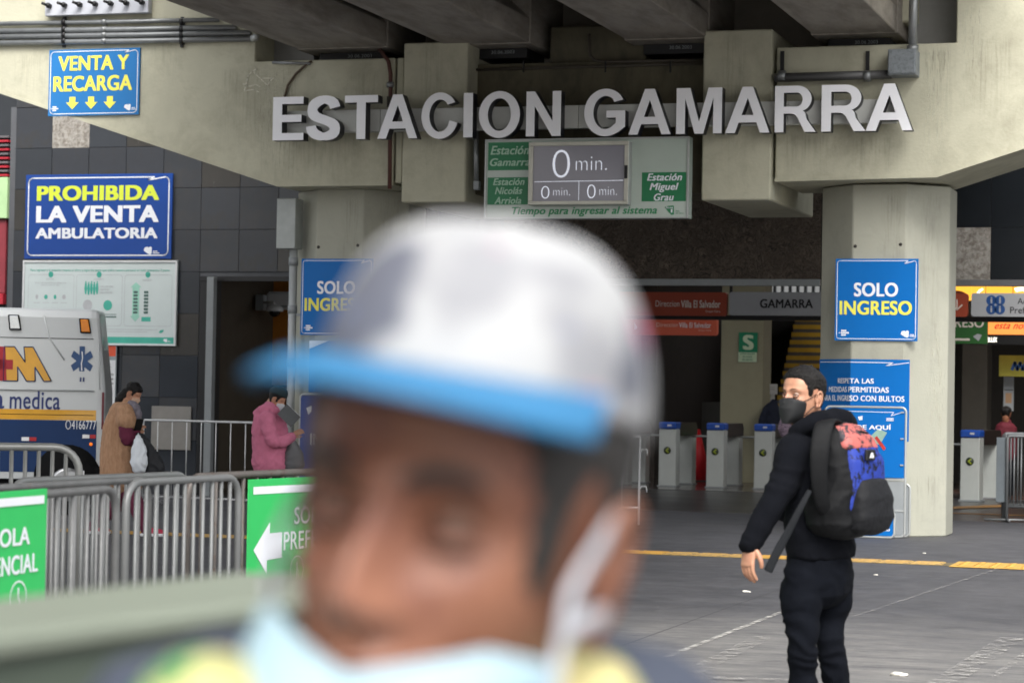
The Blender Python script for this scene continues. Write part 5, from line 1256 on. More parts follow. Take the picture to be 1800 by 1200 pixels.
sh = p(1430, 792, 0) + lf * .145; el = p(1360, 880, -.19); wrs = p(1323, 948, -.20)
h.limb([p(1430, 780, 0) + lf * .06, sh, (sh + el) / 2 + Vector((.012, 0, 0)), el, (el + wrs) / 2, wrs], [.060, .070, .063, .055, .048, .043], n=24)
sh2 = p(1430, 786, 0) - lf * .155; el2 = sh2 + Vector((-.06, .06, -.28)); w2 = el2 + hd * .2 + Vector((0, 0, .02))
h.limb([p(1430, 782, 0) - lf * .06, sh2, el2, w2], [.07, .078, .062, .046], n=20)
# hood bunched behind the neck, collar roll in front
h.limb([p(1398, 757, -.10), p(1416, 749, -.12), p(1447, 738, -.11), p(1478, 738, -.06), p(1490, 745, .03)], [.024, .032, .042, .046, .038], n=18)
h.limb([p(1490, 745, .03), p(1466, 738, .11), p(1432, 744, .12), p(1404, 757, .05), p(1397, 760, -.06)], [.038, .04, .034, .028, .024], n=18)
h.limb([p(1420, 752, -.09), p(1458, 748, -.07), p(1486, 752, .0)], [.035, .045, .04], n=16)
h.limb([wrs, wrs + (wrs - el).normalized() * .03], [.043, .040], n=18)
h.limb([p(1442, 958, 0), p(1442, 976, 0)], [(.172, .130), (.166, .126)], side=lf, n=32, capk=.08)
part_h = mn.put('hoodie', remesh(h, .0085, 2, wr(.0065, (6, 6, 11), 2)), M_HOOD)
j = MB()
hipL, hipR = p(1413, 1010, 0) + Vector((0, -.06, 0)), p(1466, 1010, 0) + Vector((0, .07, 0))
j.limb([p(1440, 968, 0), p(1440, 1000, 0), p(1440, 1022, 0)], [(.150, .112), (.158, .120), (.15, .122)], side=lf, n=30)
j.limb([hipL, p(1409, 1050, -.07), p(1409, 1090, -.08), p(1411, 1130, -.09), p(1411, 1170, -.06), p(1413, 1215, -.04), p(1416, 1270, -.02), p(1419, 1325, -.01)], [.090, .085, .071, .059, .057, .056, .053, .051], n=26)
j.limb([hipR, p(1466, 1050, .07), p(1457, 1090, .06), p(1459, 1125, .04), p(1465, 1165, .06), p(1472, 1215, .09), p(1476, 1270, .12), p(1480, 1322, .14)], [.086, .078, .061, .053, .053, .052, .050, .050], n=26)
mn.put('jeans', remesh(j, .0085, 2, wr(.008, (6, 6, 15), 5)), M_JEAN)
for (px, py, dd) in ((1417, 1332, -.03), (1480, 1326, .12)):
    f = MB(); a = p(px, py, dd); a.z = .045; f.limb([a + Vector((.02, -.02, .0)), a + hd * .12, a + hd * .22], [(.045, .045), (.05, .04), (.042, .03)], side=lf); part('shoe', MB().add([Vector((v[0], v[1], max(v[2], .0))) for v in f.v], f.f, True), M_SHOE, mn.root)
# pocket and seam details on the jeans
mb = MB(); pk = [p(1403, 1000, -.155), p(1440, 1004, -.125), p(1441, 1028, -.115), p(1423, 1040, -.12), p(1404, 1026, -.15)]

# ---- backpack (carried, so a thing of its own)
bc = p(1500, 850, -.10)
bp_ = Fig('backpack', 'black backpack with blue lettered and coral flowered panels on the man in black', 1500, 9.9)
bp_.root.location.z = 0
q = bp_.P; bk = -hd; sd = Vector((.64, .77, 0))      # bk: away from the wearer's back; sd: to the wearer's right
M_BPK = mat('backpack_black_nylon', '101113', .65, spec=.2, var=.15, scale=14, bump=.25, bscale=350); M_BPG = mat('backpack_dark_grey', '17181b', .65, spec=.25, var=.1, scale=14, bump=.3, bscale=350)
M_BBL = mat('backpack_blue_print', '24388f', .65, var=.1, scale=7, color2='10131f', thr=(.54, .56), stretch=(4, 4, 2.0), spec=.3); M_CORAL = mat('backpack_coral_print', 'ad5a54', .6, var=.15, scale=13, color2='25222a', thr=(.49, .53))
def bpath(rows):
    """rows: (px, py, dd) centre, half width a along sd, half depth b along bk"""
    mb = MB(); n = 28; V = []; F = []
    for c, a_, b_, e in rows:
        for k in range(n):
            w = 2 * math.pi * k / n; ca, sa = math.cos(w), math.sin(w); kk = (abs(ca) ** e + abs(sa) ** e) ** (-1 / e)
            V.append(c + sd * a_ * ca * kk + bk * b_ * sa * kk)
    R = len(rows)
    for i in range(R - 1):
        for k in range(n): F.append((i * n + k, i * n + (k + 1) % n, (i + 1) * n + (k + 1) % n, (i + 1) * n + k))
    F.append(tuple(range(n - 1, -1, -1))); F.append(tuple((R - 1) * n + k for k in range(n)))
    return mb.add(V, F, True)
c = lambda px, py, d=0.0: q(px - (22 if px > 1494 else 6), py, -.02 + d)
main = bpath([(c(1478, 740), .02, .02, 2.2), (c(1480, 746), .085, .05, 2.4), (c(1483, 765), .125, .075, 2.8), (c(1488, 800), .145, .095, 3), (c(1493, 845), .155, .11, 3), (c(1497, 890), .16, .12, 3), (c(1500, 920), .155, .115, 2.8), (c(1501, 938), .125, .09, 2.4), (c(1500, 946), .05, .04, 2)])
bp_.put('main_bag', remesh(main, .007, 2, wr(.005, (9, 9, 14), 8)), M_BPK)
fo = bk * .065
pocket = bpath([(c(1523, 834) + fo, .03, .01, 2.2), (c(1524, 842) + fo, .10, .045, 3), (c(1527, 870) + fo, .125, .06, 3.2), (c(1527, 905) + fo, .13, .065, 3.2), (c(1524, 928) + fo, .115, .055, 2.8), (c(1521, 938) + fo, .05, .03, 2)])
bp_.put('front_pocket', remesh(pocket, .006, 2, wr(.003, (8, 8, 12), 3)), M_BPG)
mid = bpath([(c(1512, 772) + fo * .5, .05, .02, 2.4), (c(1515, 782) + fo * .6, .105, .05, 3), (c(1518, 810) + fo * .7, .125, .062, 3), (c(1520, 850) + fo * .55, .134, .068, 3), (c(1519, 890) + fo * .40, .137, .07, 3), (c(1517, 912) + fo * .4, .11, .05, 2.4)])
bp_.put('blue_panel', remesh(mid, .006, 2, wr(.003, (9, 9, 14), 4)), M_BBL)
topc = bpath([(c(1496, 742) + fo * .1, .03, .02, 2.2), (c(1500, 748) + fo * .25, .085, .05, 2.6), (c(1506, 768) + fo * .5, .115, .066, 2.8), (c(1511, 786) + fo * .62, .122, .060, 2.8), (c(1512, 795) + fo * .6, .1, .04, 2.4)])
bp_.put('coral_panel', remesh(topc, .006, 2, wr(.003, (9, 9, 14), 6)), M_CORAL)
bp_.put('zip', MB().tube([c(1452, 800) + bk * .075, c(1458, 782) + bk * .085, c(1471, 766) + bk * .088, c(1485, 757) + bk * .09, c(1488, 760) + bk * .085 + sd * .05], .005, 8).mesh('zip'), M_BPK)
mb = MB(); bs = q(1468, 797, -.02) + bk * .165
mb.box(-.035, -.006, -.022, .035, .006, .022, .003, M=Matrix.Translation(bs) @ Matrix.Rotation(math.atan2(-bk.x, bk.y) + math.pi, 4, 'Z')); o = bp_.put('badge', mb.mesh('badge'), M_BLACK)
mb = MB(); rotb = Matrix.Translation(bs) @ Matrix.Rotation(math.atan2(sd.y, sd.x), 4, 'Z')
flat(mb, [(-.018, -.012), (.018, -.012), (.008, .008), (.0, .012), (-.010, .004)], -.009, M=rotb); part('badge_print', mb, M_WHITEP, o)
# shoulder strap over the near shoulder and the loose webbing tail
s_ = MB()
SP = [q(1478, 752, .0), q(1458, 741, -.12), q(1448, 750, -.18), q(1441, 790, -.215), q(1440, 840, -.21), q(1446, 885, -.18), q(1462, 912, -.13)]
bp_.put('shoulder_strap', remesh(MB().limb(SP, [(.03, .010), (.038, .011), (.040, .011), (.040, .011), (.036, .010), (.03, .010), (.02, .01)], side=(1, 0, .2), n=16), .005, 1), M_BPK)
T0 = [q(1423, 862, -.24), q(1408, 890, -.26), q(1385, 935, -.26), q(1366, 970, -.26), q(1350, 1003, -.26)]
bp_.put('loose_webbing', MB().limb(T0, [(.010, .003), (.013, .003), (.016, .003), (.018, .003), (.018, .003)], side=(1, .0, .45), n=10).mesh('loose_webbing'), mat('grey_webbing', '1d1f22', .8, spec=.15))

# ================================================================== BLURRED MAN IN THE FOREGROUND
fm = Fig('person', 'blurred close-up man in white and blue cap with a pale blue mask below his nose', 850, 1.20)
p = fm.P
FH = head_M(p(795, 920, 0.0), yaw=-23, pitch=-3, tilt=8, s=1.0)
bd_ = MB(); head_body(bd_, FH, p(900, 1290, .07), (.062, .062), head_grid(110, 150, 1.1, CREASES)); fm.put('body', bd_.mesh('body'), mat('weathered_skin', '8f614b', .45, var=.10, scale=10, bump=.2, bscale=220, color2='71473a', thr=(.42, .65)))
eyes(fm.root, FH, (-.1, 0), '6a5c52', '70493a', .8); brows(fm.root, FH, M_HAIRG, 1.15)
part('hair', hair_shell(FH, .006, .002, 90, lambda q_: hairline(Matrix.Rotation(math.radians(9 if q_.x > 0 else -9), 3, 'Z') @ q_, front=.06, burn=-.035, back=-.08)), M_HAIRG, fm.root)
# cap: dome, band, visor
def cap_pt(a, t, grow=0.0):
    """a azimuth (0 front), t 0 rim .. 1 crown"""
    ca, sa = math.sin(a), -math.cos(a); rx, ry = .0815 + grow, (.098 if sa < 0 else .106) + grow
    k = math.cos(t * math.pi / 2) ** .62; zz_ = .063 + (.089 + grow) * math.sin(t * math.pi / 2) ** 1.05
    return Vector((rx * ca * k, .012 + ry * sa * k, zz_ - .018 * (1 if sa > 0 else 0) * sa * (1 - t)))
rows = [[cap_pt(2 * math.pi * j_ / 64, i_ / 20) for j_ in range(64)] for i_ in range(21)]
def cap_material():
    m = bpy.data.materials.new('cap_white_print'); m.use_nodes = True; N = m.node_tree.nodes; L = m.node_tree.links; b = N['Principled BSDF']; b.inputs['Roughness'].default_value = .8
    tc = N.new('ShaderNodeTexCoord'); cur = None
    for scale, lo, hi, col, seed in ((16, .50, .62, '85868a', 0.0), (11, .62, .67, '595c67', 3.1), (14, .66, .70, 'a8607f', 7.7), (13, .69, .72, '6f83b8', 12.0)):
        mp = N.new('ShaderNodeMapping'); mp.inputs['Location'].default_value = (seed, seed * .7, -seed); mp.inputs['Scale'].default_value = (1, 1, 1.5); L.new(tc.outputs['Object'], mp.inputs[0])
        n = N.new('ShaderNodeTexNoise'); n.inputs['Scale'].default_value = scale; n.inputs['Detail'].default_value = 1.5; L.new(mp.outputs[0], n.inputs['Vector'])
        r = N.new('ShaderNodeValToRGB'); r.color_ramp.elements[0].position = lo; r.color_ramp.elements[1].position = hi; L.new(n.outputs['Fac'], r.inputs[0])
        x = N.new('ShaderNodeMix'); x.data_type = 'RGBA'; L.new(r.outputs[0], x.inputs['Factor'])
        if cur is None: x.inputs['A'].default_value = (*lin('a2a3a4'), 1)
        else: L.new(cur, x.inputs['A'])
        x.inputs['B'].default_value = (*lin(col), 1); cur = x.outputs['Result']
    L.new(cur, b.inputs['Base Color']); return m
cap = Fig('cap', 'white patterned cap with a bright blue visor on the blurred man', 850, 1.20, 'cap')
cap.put('crown', grid_mesh(MB(), rows, M=FH).mesh('crown'), cap_material())
cap.put('button', MB().ball((0, .012, .151), .007, .007, .003, M=FH).mesh('button'), M_WHITEP)
mb = MB(); V = []; F = []; na, nr = 28, 8
for i in range(nr + 1):
    for j_ in range(na + 1):
        a = math.radians(-72 + 144 * j_ / na); b0 = cap_pt(a, 0.0, .001); u = i / nr
        ext = .063 * math.cos(a * .92) ** .55
        d = Vector((math.sin(a) * .28, -1, 0)).normalized()
        w_ = b0 + d * ext * u; w_.z = b0.z + .012 - .012 * u - .24 * abs(b0.x) * abs(b0.x) / .086 * .5 * (u ** .7) + .004 * math.sin(u * 3)
        V.append(w_)
for i in range(nr):
    for j_ in range(na): a = i * (na + 1) + j_; F.append((a, a + 1, a + na + 2, a + na + 1))
off_ = len(V); V += [v - Vector((0, 0, .0035)) for v in V]; F += [tuple(k + off_ for k in f[::-1]) for f in F]
ring = [(nr * (na + 1) + k) for k in range(na + 1)]
for k in range(na): F.append((ring[k], ring[k + 1], ring[k + 1] + off_, ring[k] + off_))
cap.put('visor', MB().add(V, F, True, FH).mesh('visor'), mat('cap_blue', '2b6a94', .65, var=.04))
# surgical mask pulled under the nose
msk = Fig('face_mask', 'pale blue surgical mask worn under the nose of the blurred man', 850, 1.20, 'mask')
def mrow():
    rows = []
    for i in range(15):
        v = i / 14; r = []
        for j_ in range(31):
            u = -1 + 2 * j_ / 30; a = math.radians(u * 74)
            R_ = .094 + .026 * (1 - abs(u) ** 1.6) * math.sin(math.pi * min(1, v * 1.05)) ** .6 ; z = (-.070 + .034 * min(abs(u), .6) - .012 * max(0, abs(u) - .6)) * (1 - v) + (-.128 + .035 * abs(u) ** 1.5) * v
            r.append(Vector((math.sin(a) * R_ * .86, -math.cos(a) * R_ * (1.02 if v < .5 else 1.02 - .06 * (v - .5)) + .004, z + .0018 * math.sin(v * 22))))
        rows.append(r)
    return rows
mr = mrow(); V = [v for r in mr for v in r]; F = [(i * 31 + k, i * 31 + k + 1, (i + 1) * 31 + k + 1, (i + 1) * 31 + k) for i in range(14) for k in range(30)]
msk.put('mask_fabric', MB().add(V, F, True, FH).mesh('mask_fabric'), mat('surgical_blue', '96afba', .75, var=.04, scale=20))
for sgn_ in (1, -1):
  mb = MB()
  for k, zz_ in ((0, -.052), (14, -.095)):
    e1 = mr[k][30 if sgn_ > 0 else 0]
    mb.limb([FH @ e1, FH @ Vector((.079 * sgn_, -.03, (zz_ + .03) * .5 - .01)), FH @ Vector((.082 * sgn_, .012, .020 if k == 0 else -.03))], [(.0045, .0014)] * 3, n=8, side=(0, 0, 1))
  msk.put('ear_loop', mb.mesh('ear_loop'), mat('mask_white_edge', 'b4b6bd', .7))
# jacket and reflective vest
jk = MB()
jk.limb([p(860, 2600, .14), p(850, 1700, .12), p(820, 1500, .10), p(830, 1370, .09), p(850, 1315, .08)], [(.20, .13), (.22, .14), (.215, .125), (.16, .10), (.10, .08)], n=36)
jk.limb([p(760, 1420, .06), p(440, 1375, .02), p(290, 1415, .0), p(235, 1650, .0), p(250, 1900, .02)], [.08, .075, .072, .06, .05], n=24)
jk.limb([p(900, 1400, .10), p(1060, 1350, .12), p(1120, 1400, .14), p(1150, 1600, .18), p(1230, 1900, .18)], [.08, .072, .070, .06, .05], n=24)
fm.put('jacket', remesh(jk, .008, 3, wr(.004, (9, 9, 9), 3)), mat('navy_jacket', '3c4250', .8, var=.15, scale=9))
ve = MB()
ve.limb([p(430, 1265, -.07), p(365, 1240, -.07), p(330, 1300, -.08), p(310, 1500, -.09)], [(.02, .03), (.030, .03), (.034, .03), (.034, .03)], n=18, side=(1, 0, 0))
ve.limb([p(880, 1250, .00), p(965, 1215, .02), p(1010, 1290, .01), p(1000, 1500, .0)], [(.025, .03), (.036, .03), (.042, .03), (.045, .03)], n=18, side=(1, 0, 0))
ve.limb([p(365, 1245, -.06), p(520, 1400, .10), p(700, 1420, .20), p(880, 1400, .16), p(965, 1225, .02)], [(.03, .03)] * 5, n=18)
fm.put('vest', remesh(ve, .008, 2), mat('pale_yellow_vest', 'b9af7c', .8, var=.1, scale=9, color2='2f7a40', thr=(.52, .58)))

# blurred ledge behind him
lg_a, lg_b = onD(-120, 1128, 1.75), onD(560, 1085, 2.25)
lgt = thing('parapet', 'out of focus pale grey green ledge crossing the lower left behind the blurred man', 'ledge', tuple(lg_a))
d_ = (lg_b - lg_a); d_.z = 0; ang = math.atan2(d_.y, d_.x); ln = d_.length; zt_l = onD(-120, 1128, 1.75).z
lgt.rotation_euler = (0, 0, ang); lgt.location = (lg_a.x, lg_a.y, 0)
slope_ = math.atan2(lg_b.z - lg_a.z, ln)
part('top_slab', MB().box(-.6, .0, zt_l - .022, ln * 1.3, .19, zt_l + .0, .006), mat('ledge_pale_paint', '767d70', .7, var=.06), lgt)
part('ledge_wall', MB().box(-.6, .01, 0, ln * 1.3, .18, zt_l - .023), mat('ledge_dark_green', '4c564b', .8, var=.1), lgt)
# ================================================================== SMALLER PEOPLE
def simple_person(px, D, label, head, yaw, pitch, skin=M_SKIN, hs=.95, neck=None, hl=None, hair=M_HAIR, hairkind='short', group=None):
    f = Fig('person', label, px, D, group=group); p = f.P
    M = head_M(p(*head), yaw=yaw, pitch=pitch, s=hs); b = MB(); head_body(b, M, p(*neck))
    return f, M, b
# woman in the knitted vest
wv, WM, wb = simple_person(216, 24.8, 'woman in a long tan knitted vest with maroon sleeves walking past the ambulance', (233, 692, 0), 80, 28, M_SKIN, .93, neck=(222, 712, 0))
p = wv.P
hand(wb, p(238, 762, -.1), (.6, -.1, .8), (-.5, -.8, .2), .9, 1.2, thumb=1, voxel=.006); wv.put('body', wb.mesh('body'), M_SKIN)
part('hair', hair_shell(WM, .018, .008, 40, lambda q: hairline(q, front=.05, burn=-.02, back=-.085)), M_HAIR, wv.root)
wv.put('hair_bun', remesh(MB().limb([p(222, 690, 0), p(213, 700, 0), p(207, 710, 0)], [.05, .055, .03]), .012, 1, wr(.008, (30, 30, 30))), M_HAIR)
part('face_mask', face_mask(WM, az=62), mat('tan_mask', 'c8a890', .7), wv.root)
M_KNIT = mat('tan_knit', 'b08a6c', .95, var=.1, scale=20, bump=.6, bscale=90, stretch=(1, 1, .35), color2='9a7558', thr=(.4, .7)); M_MAR = mat('maroon_wool', '5f1e38', .9, var=.1, scale=20)
k = MB(); k.limb([p(218, 838, 0), p(216, 800, 0), p(216, 755, 0), p(219, 722, 0), p(224, 711, 0)], [(.245, .20), (.235, .19), (.205, .17), (.15, .15), (.07, .08)], n=26)
k.limb([p(222, 722, 0) + Vector((0, -.13, 0)), p(228, 740, 0) + Vector((0, -.19, 0))], [.09, .10])
wv.put('knitted_vest', remesh(k, .016, 1, wr(.006, (30, 30, 4), 1, .002)), M_KNIT)
k = MB(); k.limb([p(225, 732, 0) + Vector((0, -.17, 0)), p(228, 765, 0) + Vector((0, -.20, 0)), p(234, 774, 0) + Vector((.0, -.19, 0)), p(240, 760, -.12)], [.075, .07, .062, .045], n=18)
k.limb([p(215, 850, 0), p(205, 885, .1), p(162, 926, .12)], [.10, .085, .055], n=16); k.limb([p(222, 850, 0), p(238, 885, -.1), p(258, 932, -.12)], [.10, .085, .055], n=16)
wv.put('maroon_clothes', remesh(k, .014, 1, wr(.006)), M_MAR)
k = MB(); k.limb([p(217, 716, .08), p(232, 714, -.06), p(240, 726, -.08), p(240, 744, -.05)], [.05, .06, .05, .035]); wv.put('scarf', remesh(k, .014, 1, wr(.01, (20, 20, 20))), mat('grey_scarf', '75707a', .9, var=.3, scale=30))
for a in ((160, 934, .12), (257, 937, -.12)):
    a = p(*a); a.z = .05; part('shoe', MB().limb([a, a + Vector((.12, 0, -.005)), a + Vector((.17, 0, -.01))], [(.045, .045), (.045, .035), (.035, .025)]), mat('red_sneaker', 'b02a48', .6), wv.root)
    part('shoe_sole', MB().box(a.x - .06, a.y - .05, 0, a.x + .2, a.y + .05, .03, .008), M_WHITEP, wv.root)
ph = link('phone', MB().box(-.04, -.006, -.07, .04, .006, .07, .004).mesh('phone'), M_BLACK, None, onD(244, 746, 24.62)); tag(ph, 'dark phone held up by the woman in the knitted vest', 'phone'); ph.rotation_euler = (.5, 0, .9)
bg = Fig('plastic_bag', 'white plastic carrier bag hanging from the arm of the woman in the vest', 244, 24.5, 'bag'); p = bg.P
bg.put('bag_body', remesh(MB().limb([p(244, 776, 0), p(244, 795, 0), p(244, 812, 0), p(244, 823, 0)], [(.05, .04), (.075, .05), (.082, .06), (.07, .05)], n=20), .010, 1, wr(.012, (22, 22, 6))), mat('white_plastic', 'd8dee4', .35, var=.05))
bg.put('bag_handle', MB().limb([p(238, 782, 0), p(243, 762, 0), p(248, 782, 0)], [.02, .012, .02], n=8).mesh('bag_handle'), MATS['white_plastic'])
bg2 = Fig('black_jacket', 'black folded jacket or bag hanging in front of the woman in the vest', 262, 24.6, 'bag'); p = bg2.P
o = bg2.put('cloth', remesh(MB().limb([p(246, 765, 0), p(256, 785, 0), p(264, 806, 0), p(270, 826, 0)], [(.03, .03), (.06, .05), (.10, .06), (.11, .06)], n=20), .012, 1, wr(.016, (16, 16, 7))), mat('black_cloth', '1b1d22', .7, var=.2))

# woman in pink
wp, PM, pb = simple_person(478, 25.8, 'woman in a pink hooded jacket and dark cap reading a grey book', (487, 702, 0), 78, 26, M_SKIN, .93, neck=(477, 722, 0))
p = wp.P
hand(pb, p(515, 765, -.12), (.7, -.1, .4), (-.3, -.9, .1), .9, 1.2, thumb=1, voxel=.006); wp.put('body', pb.mesh('body'), M_SKIN)
part('hair', hair_shell(PM, .016, .006, 40, lambda q: hairline(q, front=.05, burn=-.03, back=-.10)), M_HAIR, wp.root)
part('cap_crown', grid_mesh(MB(), [[cap_pt(2 * math.pi * j / 32, i / 10, .010) for j in range(32)] for i in range(11)], M=PM), mat('dark_teal_cap', '14282c', .8), wp.root)
part('face_mask', face_mask(PM, az=62), mat('light_mask', 'c9ccd2', .7), wp.root)
M_PINK = mat('pink_fleece', 'c06f8a', .95, var=.1, scale=14, bump=.4, bscale=120)
k = MB(); k.limb([p(479, 815, 0), p(477, 785, 0), p(474, 755, 0), p(473, 732, 0), p(476, 716, 0)], [(.225, .17), (.20, .165), (.19, .16), (.155, .14), (.08, .09)], n=26)
k.limb([p(470, 735, -.15), p(478, 770, -.2), p(492, 777, -.2), p(512, 768, -.15)], [.085, .074, .066, .05], n=20)
k.limb([p(453, 727, .0), p(463, 719, -.08), p(480, 718, -.10), p(490, 726, -.05)], [.040, .048, .040, .028], n=14); k.limb([p(451, 727, .03), p(461, 721, .09), p(482, 720, .08)], [.038, .045, .038], n=14)
wp.put('pink_jacket', remesh(k, .013, 1, wr(.009, (10, 10, 12), 6)), M_PINK)
k = MB(); k.limb([p(470, 822, .05), p(470, 870, .08), p(468, 925, .08)], [.11, .09, .06]); k.limb([p(483, 822, -.03), p(488, 870, -.08), p(490, 928, -.08)], [.11, .09, .06])
wp.put('trousers', remesh(k, .014, 1, wr(.005)), M_JEAN)
for a in ((470, 932, .08), (494, 935, -.08)):
    a = p(*a); a.z = .04; part('shoe', MB().limb([a, a + Vector((.16, 0, -.01))], [(.045, .04), (.035, .025)]), M_SHOE, wp.root)
bk_ = thing('book', 'grey book held open in front of the woman in pink', 'book', tuple(onD(508, 730, 25.6))); bk_.rotation_euler = (0, .75, YAW)
part('cover', MB().box(-.10, -.012, -.075, .10, .012, .075, .002), mat('book_grey', '4a4d50', .5), bk_); part('pages', MB().box(-.097, -.008, .0745, .097, .008, .078), M_WHITEP, bk_)
hb = Fig('handbag', 'grey handbag on the far side of the woman in pink', 517, 25.7, 'bag'); p = hb.P
hb.put('bag_body', remesh(MB().limb([p(513, 778, 0), p(517, 800, 0), p(518, 818, 0)], [(.05, .05), (.10, .07), (.11, .07)]), .012, 1, wr(.006)), mat('grey_leather', '5b5c60', .5)); hb.put('bag_strap', MB().tube([p(508, 768, 0), p(522, 788, 0), p(530, 800, 0)], .008, 6).mesh('bag_strap'), M_BLACK)

# people deeper in the hall
nv, NM, nb = simple_person(1352, 43.5, 'person in navy jacket half hidden behind the head and shoulder of the man in black', (1392, 706, 0), 60, -5, M_SKIN2, .95, neck=(1378, 722, 0))
p = nv.P; nv.put('body', nb.mesh('body'), M_SKIN2); part('hair', hair_shell(NM, .018, .006, 40, lambda q: hairline(q, front=.045, burn=-.03)), M_HAIR, nv.root)
k = MB(); k.limb([p(1358, 790, 0), p(1356, 750, 0), p(1357, 722, 0), p(1360, 708, 0)], [(.20, .15), (.20, .15), (.17, .13), (.07, .07)]); k.limb([p(1346, 722, -.1), p(1339, 748, -.12), p(1350, 765, -.2)], [.07, .065, .05])
nv.put('navy_jacket', remesh(k, .018, 1, wr(.01, (10, 10, 10))), mat('navy_cloth', '141c30', .8, var=.15))
k = MB(); k.limb([p(1350, 785, .05), p(1350, 875, .05)], [.11, .07]); k.limb([p(1364, 785, -.05), p(1364, 877, -.05)], [.11, .07]); nv.put('trousers', remesh(k, .018, 1), M_JEAN)
sc_ = Fig('patterned_bag', 'pink and grey patterned pouch showing beside the chin of the man in black', 1380, 39.0, 'bag'); p = sc_.P
sc_.put('pouch', remesh(MB().limb([p(1381, 735, 0), p(1380, 752, 0), p(1379, 764, 0)], [(.08, .05), (.12, .07), (.07, .05)]), .012, 1, wr(.006)), mat('pink_pattern', 'b09aae', .7, var=.1, scale=20, color2='4a4250', thr=(.5, .55), stretch=(3, 3, 1)))
rd, RM, rb = simple_person(1768, 39.5, 'person in a red top with dark hair standing beyond the barriers at the right edge', (1769, 727, 0), 150, 0, M_SKIN2, .95, neck=(1769, 742, 0))
p = rd.P; rd.put('body', rb.mesh('body'), M_SKIN2); part('hair', hair_shell(RM, .02, .006, 40, lambda q: hairline(q, front=.045, burn=-.03)), M_HAIR, rd.root)
k = MB(); k.limb([p(1768, 800, 0), p(1768, 765, 0), p(1769, 750, 0), p(1770, 741, 0)], [(.17, .14), (.18, .14), (.17, .12), (.07, .07)]); k.limb([p(1760, 750, 0), p(1755, 775, -.05), p(1762, 790, -.1)], [.06, .055, .045])
rd.put('red_top', remesh(k, .018, 1, wr(.008)), mat('red_top', '5c0f20', .8, var=.1)); k = MB(); k.limb([p(1764, 795, 0), p(1764, 865, 0)], [.10, .07]); k.limb([p(1775, 795, 0), p(1775, 865, 0)], [.1, .07]); rd.put('trousers', remesh(k, .018, 1), M_JEAN)
dkp, DM, db = simple_person(1172, 47.0, 'barely lit person in dark clothes far back in the hall', (1172, 714, 0), 20, -10, M_SKIN2, .95, neck=(1172, 726, 0))
p = dkp.P; dkp.put('body', db.mesh('body'), M_SKIN2); part('hair', hair_shell(DM, .02, .006, 40, lambda q: hairline(q, front=.045, burn=-.03)), M_HAIR, dkp.root)
k = MB(); k.limb([p(1172, 835, 0), p(1172, 780, 0), p(1172, 745, 0), p(1172, 726, 0)], [(.15, .12), (.19, .14), (.19, .13), (.06, .06)]); dkp.put('dark_coat', remesh(k, .02, 1), M_JEAN)

# ================================================================== TURNSTILES
def turnstile(first=None, loc=(0, 0, 0), label='', rz=0):
    if first is not None:
        t = copy_tree(first); t.location = loc; t['label'] = label; return t
    t = thing('turnstile', label, 'turnstile', loc, rz, 'turnstiles in the hall')
    M_TS = mat('gate_steel', 'c6cbc7', .38, .15, var=.05, scale=4)
    part('front_pedestal', MB().box(-.15, 0, .02, .15, .28, .98, .012), M_TS, t); part('front_foot', MB().box(-.17, -.02, 0, .17, .30, .03, .004), M_GREYP, t)
    part('reader_cap', MB().box(-.155, -.02, .981, .155, .30, 1.10, .02), mat('reader_blue', '1a4fae', .4), t)
    part('reader_icon', flat(MB(), [(-.0, 1.03), (.07, 1.03), (.07, 1.06), (-.0, 1.06)], -.023), M_WHITEP, t)
    part('body_case', MB().prism([(.0, .87), (.0, 1.05), (.06, 1.09), (1.2, 1.09), (1.30, 1.0), (1.30, .87)], -.14, .14, M=Matrix.Rotation(math.pi / 2, 4, 'Z') @ Matrix.Translation((.301, 0, 0))), mat('turnstile_top_brown', '2f2724', .35), t)
    part('rear_pedestal', MB().box(-.14, 1.25, .02, .14, 1.53, .868, .012), M_TS, t); part('rear_foot', MB().box(-.16, 1.23, 0, .16, 1.55, .03, .004), M_GREYP, t)
    g = part('arrow_disc', MB().tube([(.0, -.012, .62), (.0, -.001, .62)], .062, 24), mat('dark_disc', '2e3a26', .4), t)
    part('arrow', MB().prism([(-.034, .62), (.016, .665), (.03, .65), (-.002, .62), (.03, .59), (.016, .575)], -.016, -.0125), mat('lime_arrow', '9fae2e', .5), g)
    for an in (90, 210, 330):
        a = math.radians(an); part('arm', MB().tube([(-.14, .75, .86), (-.18, .75, .86), (-.18 - .40 * abs(math.sin(a)) * (1 if an == 90 else .35), .75 + .2 * math.cos(a), .86 + .0 * math.sin(a) - (0 if an == 90 else .28))], .018, 8), M_STEEL, t)
    return t
base = None
for px, lb in ((1172, 'turnstile just right of the blurred cap, first from the left that shows whole'), (1256, 'turnstile with the red cone showing behind it'), (1340, 'turnstile in front of the green bin, nearest the man in black'), (1088, 'turnstile mostly hidden behind the blurred cap'), (1424, 'turnstile hidden behind the body of the man in black')):
    q = onY(px, 858, 39.9); q.z = 0.0
    base_new = turnstile(base, (q.x, 39.9, 0), lb)
    if base is None: base = base_new
q = onY(1704, 870, 37.5); t = turnstile(base, (q.x, 37.5, 0), 'lone turnstile right of the right column'); t.rotation_euler = (0, 0, math.radians(-6))
